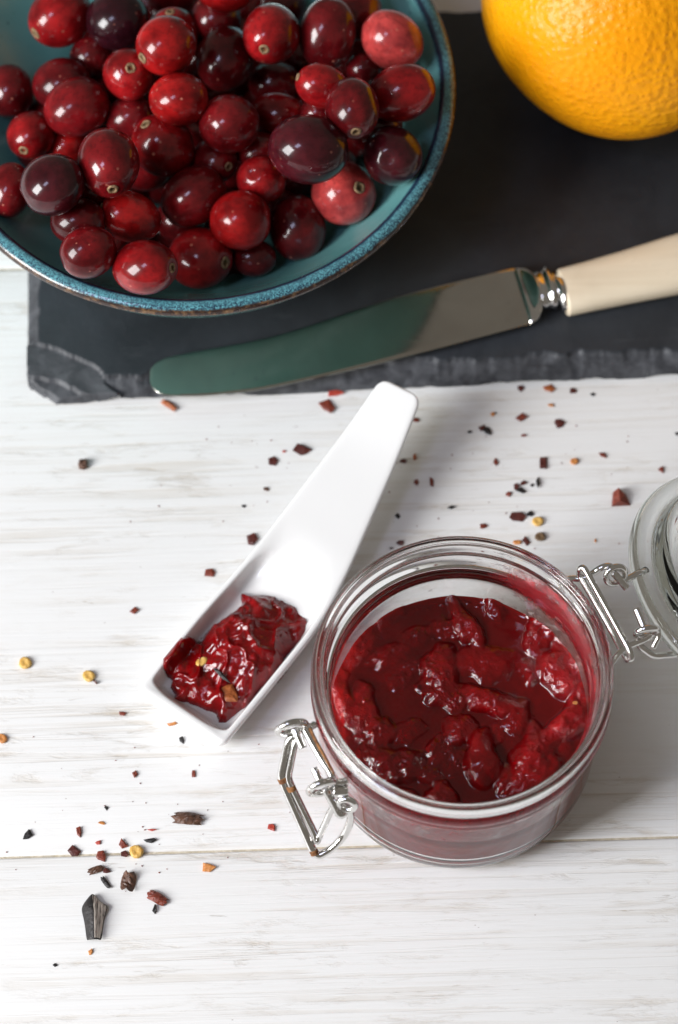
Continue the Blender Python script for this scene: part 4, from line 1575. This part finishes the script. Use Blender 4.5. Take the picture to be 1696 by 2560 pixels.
def seed_geo(rg, w, h):
    n = 12
    v = []
    pr = [(.35, 0), (.85, .12), (1.0, .42), (.86, .74), (.55, .80), (.25, .66)]
    th = min(w, h) * .36
    for k, (r, z) in enumerate(pr):
        for j in range(n):
            a = 2 * math.pi * j / n
            q = r * (1 + .06 * math.sin(2 * a + 1) + .04 * math.sin(3 * a) + rg.uniform(-.03, .03))
            v.append((q * w / 2 * math.cos(a), q * h / 2 * math.sin(a), z * th + rg.uniform(-.03, .03)))
    v.append((0, 0, .62 * th))
    f = grid_faces(len(pr), n, True)
    L = (len(pr) - 1) * n
    for j in range(n): f.append((L + j, L + (j + 1) % n, len(v) - 1))
    f.append(tuple(range(n))[::-1])
    return np.array(v), f


def curl_geo(rg, w, h, fold=.9, th=.28):
    """a dried shell of skin, folded along its length, edges ragged"""
    na_, nb_ = 9, 7
    ph = rg.uniform(0, 6)
    top_, bot_ = [], []
    for i in range(na_):
        u = i / (na_ - 1) * 2 - 1
        for j in range(nb_):
            q = j / (nb_ - 1) * 2 - 1
            rag = 1 + .16 * math.sin(5 * q + ph) * (abs(u) > .8) + rg.uniform(-.07, .07)
            ex = (1 - .22 * u * u * rg.uniform(.6, 1.2))
            x = u * w / 2 * rag
            y = q * h / 2 * ex * (1 - .12 * fold)
            z = fold * (1 - q * q) * h * .26 + .10 * h * math.sin(2.4 * u + ph) + rg.uniform(-.05, .05) * h
            top_.append((x, y, z + th)); bot_.append((x, y, z))
    v = np.array(top_ + bot_)
    o_ = na_ * nb_
    F = grid_faces(na_, nb_, flip=True)
    f = F + [tuple(o_ + k for k in fc[::-1]) for fc in F]
    for i in range(na_ - 1):
        for j in (0, nb_ - 1):
            a, b = i * nb_ + j, (i + 1) * nb_ + j
            f.append((a, b, o_ + b, o_ + a))
    for j in range(nb_ - 1):
        for i in (0, na_ - 1):
            a, b = i * nb_ + j, i * nb_ + j + 1
            f.append((a, b, o_ + b, o_ + a))
    v[:, 2] -= v[:, 2].min()
    return v, f


def put_flake(name, geo, pos, turn, mat, label, cat, group=None, smoothed=False):
    v, f = geo
    c, s = math.cos(turn), math.sin(turn)
    v = np.stack([v[:, 0] * c - v[:, 1] * s, v[:, 0] * s + v[:, 1] * c, v[:, 2]], 1) + np.array(pos)
    o = build(name, v, f, mat, origin=pos, smoothed=smoothed)
    return tag(o, label, cat, group)


COLN = {'maroon': 'dark maroon', 'red': 'red brown', 'bright': 'bright red', 'rust': 'rust coloured', 'orange': 'orange', 'yellow': 'yellow', 'black': 'black', 'brown': 'brown', 'olive': 'olive brown'}


def q6(x, y): return ((940 + x / 2.074) / KD, (930 + y / 2.074) / KD)


FR = []
for (x, y, w, h, c) in [(747, 88, 40, 35, 'maroon'), (892, 88, 62, 44, 'rust'), (1018, 100, 42, 26, 'maroon'), (1125, 117, 26, 20, 'black'), (910, 173, 38, 18, 'orange'), (604, 221, 26, 22, 'orange'), (621, 214, 22, 12, 'black'),
                        (755, 240, 70, 40, 'red'), (205, 250, 35, 28, 'red'), (488, 312, 25, 18, 'black'), (549, 291, 35, 36, 'maroon'), (578, 306, 50, 50, 'black'), (767, 331, 32, 18, 'red'), (950, 268, 60, 46, 'maroon'), (1562, 320, 24, 24, 'black'),
                        (145, 461, 52, 26, 'maroon'), (203, 448, 25, 38, 'rust'), (622, 467, 26, 38, 'red'), (868, 470, 55, 62, 'maroon'), (1178, 435, 50, 30, 'red'), (1480, 507, 35, 38, 'red'), (207, 573, 30, 35, 'red'),
                        (290, 571, 28, 45, 'red'), (765, 578, 40, 40, 'maroon'), (728, 595, 30, 36, 'maroon'), (762, 621, 60, 36, 'black'), (812, 589, 20, 18, 'black'), (837, 575, 22, 66, 'black'), (688, 631, 34, 32, 'red'), (388, 704, 48, 30, 'black'),
                        (117, 749, 36, 30, 'black'), (735, 754, 80, 44, 'maroon'), (807, 740, 48, 40, 'black'), (555, 802, 54, 40, 'red'), (780, 880, 40, 42, 'maroon'), (735, 886, 52, 20, 'orange'), (130, 888, 42, 26, 'maroon'), (78, 914, 28, 16, 'brown'), (1138, 876, 17, 20, 'orange')]:
    xx, yy = q6(x, y)
    wh = 'along the front edge of the slate' if yy < 955 else ('beside the spoon tip' if xx < 1020 and yy < 1160 else ('close behind the jar rim' if yy > 1160 and xx < 1230 else
          ('around the yellow seed behind the jar' if yy > 1130 and xx < 1300 else ('in the clump amid the bare plank' if 1080 < yy < 1160 and 1150 < xx < 1260 else ('near the open glass lid' if xx > 1330 else 'on bare plank between slate and jar')))))
    FR.append((xx, yy, w / 2.074 / KD, h / 2.074 / KD, c, wh))
for (x, y, w, h, c) in [(773, 910, 38, 20, 'bright'), (756, 941, 40, 38, 'red'), (699, 1043, 38, 40, 'maroon'), (631, 1067, 22, 20, 'maroon'), (658, 1044, 9, 8, 'bright'), (617, 1130, 16, 11, 'brown'), (564, 1170, 9, 7, 'black'),
                        (584, 1247, 25, 30, 'maroon'), (487, 1325, 28, 19, 'red'), (310, 1413, 19, 20, 'red')]:
    FR.append((x, y, w, h, c, 'beside the spoon handle' if x > 450 else 'left of the spoon on bare plank'))
for (x, y, w, h, c) in [(284, 1649, 16, 11, 'red'), (401, 1674, 23, 9, 'orange'), (421, 1711, 22, 14, 'black'), (313, 1790, 12, 17, 'red'), (448, 1789, 13, 13, 'red')]:
    FR.append((x, y, w, h, c, 'just below the spoon bowl'))
for (x, y, w, h, c) in [(246, 1868, 9, 11, 'black'), (235, 1903, 12, 8, 'orange'), (64, 1931, 23, 22, 'black'), (183, 1924, 14, 23, 'red'), (228, 1948, 14, 9, 'bright'), (351, 1919, 19, 7, 'bright'), (346, 1944, 28, 10, 'black'), (284, 1955, 22, 22, 'red'),
                        (173, 1967, 24, 26, 'maroon'), (289, 1975, 15, 14, 'maroon'), (233, 1981, 30, 20, 'red'), (482, 2005, 25, 20, 'orange'), (210, 2200, 9, 13, 'orange'), (127, 2231, 13, 6, 'black'), (630, 1911, 20, 18, 'bright')]:
    FR.append((x, y, w, h, c, 'near the plank joint below the spoon'))
FR.append((1450, 1528, 10, 13, 'maroon', 'under the jar hinge'))
for i, (x, y, w, h, c, where) in enumerate(FR):
    rg = random.Random(900 + i)
    p = P(x, y, 0.02)
    wm, hm_ = w / 7.2, h / 6.5
    big = max(wm, hm_)
    size = 'tiny' if big < 2.2 else ('small' if big < 3.6 else 'broad')
    geo = chip_geo(rg, wm, hm_, th=min(.5, .08 * big + .14), lift=.07 * big, curl=rg.uniform(0, .22))
    put_flake('chilli_flake', geo, p, 0, FL[c], f'{size} {COLN[c]} dried chilli flake {where}', 'chilli flake', f'{size} {COLN[c]} chilli flakes {where}')

# slanting splinter pieces that stand out
def special(x, y, w, h, turn, c, kind, label, cat='chilli flake', z=0.02, name='chilli_flake', seed=0, sm=False, **kw):
    rg = random.Random(seed)
    p = P(x, y, z)
    g = {'chip': chip_geo, 'curl': curl_geo, 'seed': seed_geo}[kind](rg, w, h, **kw)
    return put_flake(name, g, p, math.radians(turn), FL[c], label, cat, None, sm)


special(392, 938, 5.0, 2.2, -38, 'rust', 'curl', 'curled rust orange chilli flake at the slate edge below the knife tip', seed=1)
special(193, 1076, 3.9, 3.2, 0, 'brown', 'chip', 'lone round brown chilli piece on the plank below the slate corner', seed=2, th=1.0, lift=1.0, n=8)
special(435, 1894, 7.8, 4.0, -6, 'brown', 'curl', 'crinkled shiny brown chilli shell below the jar latch side of the spoon', seed=3, fold=.8)
special(222, 2012, 4.2, 2.2, 18, 'brown', 'curl', 'wrinkled brown chilli curl above the black curl', seed=4)
special(246, 2014, 2.2, 1.6, -15, 'maroon', 'chip', 'small wrinkled chilli chip touching the brown curl', seed=44)
special(245, 2041, 3.6, 1.5, -52, 'black', 'curl', 'twisted black chilli curl beside the brown folded shell', seed=5)
special(297, 2041, 5.0, 4.6, 80, 'brown', 'curl', 'folded brown chilli shell above the big black husk', seed=6, fold=.9)
special(364, 2077, 5.6, 3.4, -28, 'red', 'curl', 'red brown wrinkled chilli shell over a black stick', seed=7)
special(358, 2105, 1.1, 3.6, -4, 'black', 'chip', 'short black stalk splinter under the red brown shell', seed=8, n=6)
# big pyramid-like chunk
bx, by = q6(1268, 655)
p = P(bx, by, .02)
g = (np.array([(-2.7, -2.7, 0), (3.0, -2.4, 0), (1.7, 1.4, 0), (-.9, 2.9, 0), (-2.2, 1.8, 0), (-2.3, -2.4, 1.2), (-.4, -2.0, 2.4), (-.6, 2.2, 2.6), (-1.9, 1.5, 1.6), (1.0, .2, 2.2)], float),
     [(0, 4, 3, 2, 1), (0, 1, 6, 5), (5, 6, 7, 8), (0, 5, 8, 4), (4, 8, 7, 3), (6, 1, 9), (1, 2, 9), (9, 2, 3, 7), (6, 9, 7)])
put_flake('chilli_flake', g, p, 0, FL['red'], 'largest chunky red brown chilli piece near the open glass lid', 'chilli flake')
# the big black husk
def husk():
    pts_l = [(-3.3, 2.4), (-2.7, 1.0), (-1.8, -2.2), (-1.6, -6.0)]
    pts_r = [(3.0, 2.2), (2.0, .8), (1.9, -2.4), (1.7, -6.1)]
    rows = [[(-1.3, 5.2, .4), (-.9, 5.5, 1.0), (-.6, 5.4, 1.3), (-.2, 5.1, 1.2), (.1, 4.8, .6)],
            [(-3.3, 3.0, .1), (-2.0, 3.2, 1.7), (-.4, 3.4, 2.3), (.7, 3.3, 1.6), (1.6, 3.2, .5)],
            [(-3.1, 1.6, .1), (-1.8, 1.5, 2.0), (-.1, 1.6, 2.9), (1.3, 1.7, 1.9), (3.3, 2.6, 1.4)],
            [(-2.5, -.5, .1), (-1.4, -.6, 2.0), (.1, -.5, 2.8), (1.2, -.3, 1.8), (2.2, .2, .2)],
            [(-2.0, -3.0, .1), (-1.2, -3.0, 1.8), (.2, -3.0, 2.5), (1.1, -2.9, 1.7), (2.0, -2.8, .1)],
            [(-1.7, -5.5, .05), (-1.0, -5.6, 1.5), (.2, -5.7, 2.1), (1.1, -5.6, 1.4), (1.9, -5.6, .05)]]
    v = np.array([q for r in rows for q in r], float)
    inner_ = v.copy(); inner_[:, 2] = np.maximum(inner_[:, 2] - .4, 0)
    n = len(v)
    F = grid_faces(6, 5, flip=True)
    f = F + [tuple(n + k for k in fc[::-1]) for fc in F]
    loop = [0, 1, 2, 3, 4, 9, 14, 19, 24, 29, 28, 27, 26, 25, 20, 15, 10, 5]
    for a, b in zip(loop, loop[1:] + loop[:1]): f.append((a, b, n + b, n + a))
    return np.vstack([v, inner_]), f


hv, hf = husk()
rgh = random.Random(12)
hv = hv * 1.2 + np.array([[rgh.uniform(-.30, .30), rgh.uniform(-.25, .25), rgh.uniform(0, .18)] for _ in range(len(hv))])
hk = put_flake('chilli_husk', (hv, hf), P(220, 2122, .02), 0, FL['black'], 'big black dried chilli husk with pale veined inside, lying alone', 'chilli husk', None, True)
md_ = hk.modifiers.new('subsurf', 'SUBSURF'); md_.levels = md_.render_levels = 2; md_.subdivision_type = 'CATMULL_CLARK'
hk.data.materials.append(M['husk_vein']); hk.data.materials.append(FL['red'])
for pg in hk.data.polygons[:20]:
    if pg.index % 4 >= 2: pg.material_index = 1
# seeds
SEEDS = [(59, 1534, 32, 31, 'yellow', 'round yellow chilli seed lying left of the other pale seed', 0), (206, 1564, 32, 29, 'yellow', 'pale yellow chilli seed with a dark stalk at its edge', 1), (6, 1708, 26, 22, 'orange', 'orange tinged chilli seed alone on the streaked plank', 2),
         (316, 1970, 34, 33, 'yellow', 'plump yellow chilli seed on the plank joint', 3), (*q6(840, 778), 27, 28, 'yellow', 'round yellow chilli seed behind the jar beside a black chip', 4), (*q6(1029, 466), 21, 19, 'orange', 'orange chilli seed with a dark edge below the slate', 5),
         (*q6(852, 858), 27, 25, 'olive', 'olive brown shrivelled seed close behind the jar rim', 6)]
for (x, y, w, h, c, lab, k) in SEEDS:
    rg = random.Random(70 + k)
    put_flake('chilli_seed', seed_geo(rg, w / 8.75, h / 8.0), P(x, y, .02), rg.uniform(0, 3), FL[c], lab, 'chilli seed', None, True)
special(221, 1578, .5, 1.8, 40, 'maroon', 'chip', 'thread of dark stalk touching the pale yellow seed', name='stalk_thread', cat='stalk', seed=71, n=5)
# on the spoon's sauce
for (x, y, w, h, turn, c, kind, lab, nm, cat, k) in [(350, 1556, 3.6, 2.6, 30, 'yellow', 'seed', 'yellow chilli seed stuck on the sauce in the spoon', 'chilli_seed', 'chilli seed', 1),
                                                     (490, 1725, 6.0, 4.6, -55, 'orange', 'chip', 'curved orange brown chilli flake on the sauce in the spoon', 'chilli_flake', 'chilli flake', 2),
                                                     (455, 1630, 6.2, 1.9, -42, 'black', 'chip', 'dark stalk piece sunk in the sauce in the spoon', 'chilli_flake', 'chilli flake', 3)]:
    p = S(*src2(x, y), 10.0)
    for _ in range(6): p = S(*src2(x, y), dollop_z(p[0], p[1]) + .1)
    rg = random.Random(60 + k)
    g = seed_geo(rg, w, h) if kind == 'seed' else chip_geo(rg, w, h, th=.5, lift=.6, n=7)
    p = p - np.array([0, 0, .25])
    put_flake(nm, g, p, math.radians(turn), FL['rust'] if k == 2 else FL[c], lab, cat, None, kind == 'seed')
# a seed at the edge of the sauce in the jar
c = S(740 + 1335 / 1.912, 1300 + 880 / 1.912, JAM_Z + 2)
ir = int(np.argmin(np.abs(rr_ - math.hypot(c[0], c[1])))); it = int(np.argmin(np.abs(tt_ - (math.atan2(c[1], c[0]) % (2 * np.pi)))))
c[2] = Zj[ir, it] - .15
put_flake('chilli_seed', seed_geo(random.Random(9), 1.5, 1.3), c, 0, FL['orange'], 'tiny pale seed on the sauce in the jar beside the glass', 'chilli seed', None, True)

# fine chilli dust nobody could count
rg = random.Random(31)
dv, df_ = [], []
for k in range(110):
    cx_, cy_, sp_ = rg.choice([(1180, 1080, 190), (1180, 1080, 190), (260, 1960, 130), (640, 1090, 120), (420, 1800, 200)])
    x, y = rg.gauss(cx_, sp_), rg.gauss(cy_, sp_ * .7)
    if not (0 < x < 1568 and 960 < y < 2330): continue
    p = P(x, y, .02)
    if math.hypot(p[0], p[1]) < 44: continue
    r_ = rg.uniform(.10, .32)
    v_, f_ = chip_geo(rg, r_ * 2, r_ * 1.7, th=r_ * .6, lift=r_ * .4, n=4)
    o0 = len(dv)
    dv += [tuple(q) for q in (v_ + p)]
    df_ += [tuple(o0 + i for i in fc) for fc in f_]
du = build('chilli_dust', dv, df_, FL['red'], origin=P(700, 1300, 0), smoothed=False)
tag(du, 'fine specks of red chilli dust scattered over the planks', 'chilli dust', kind='stuff')
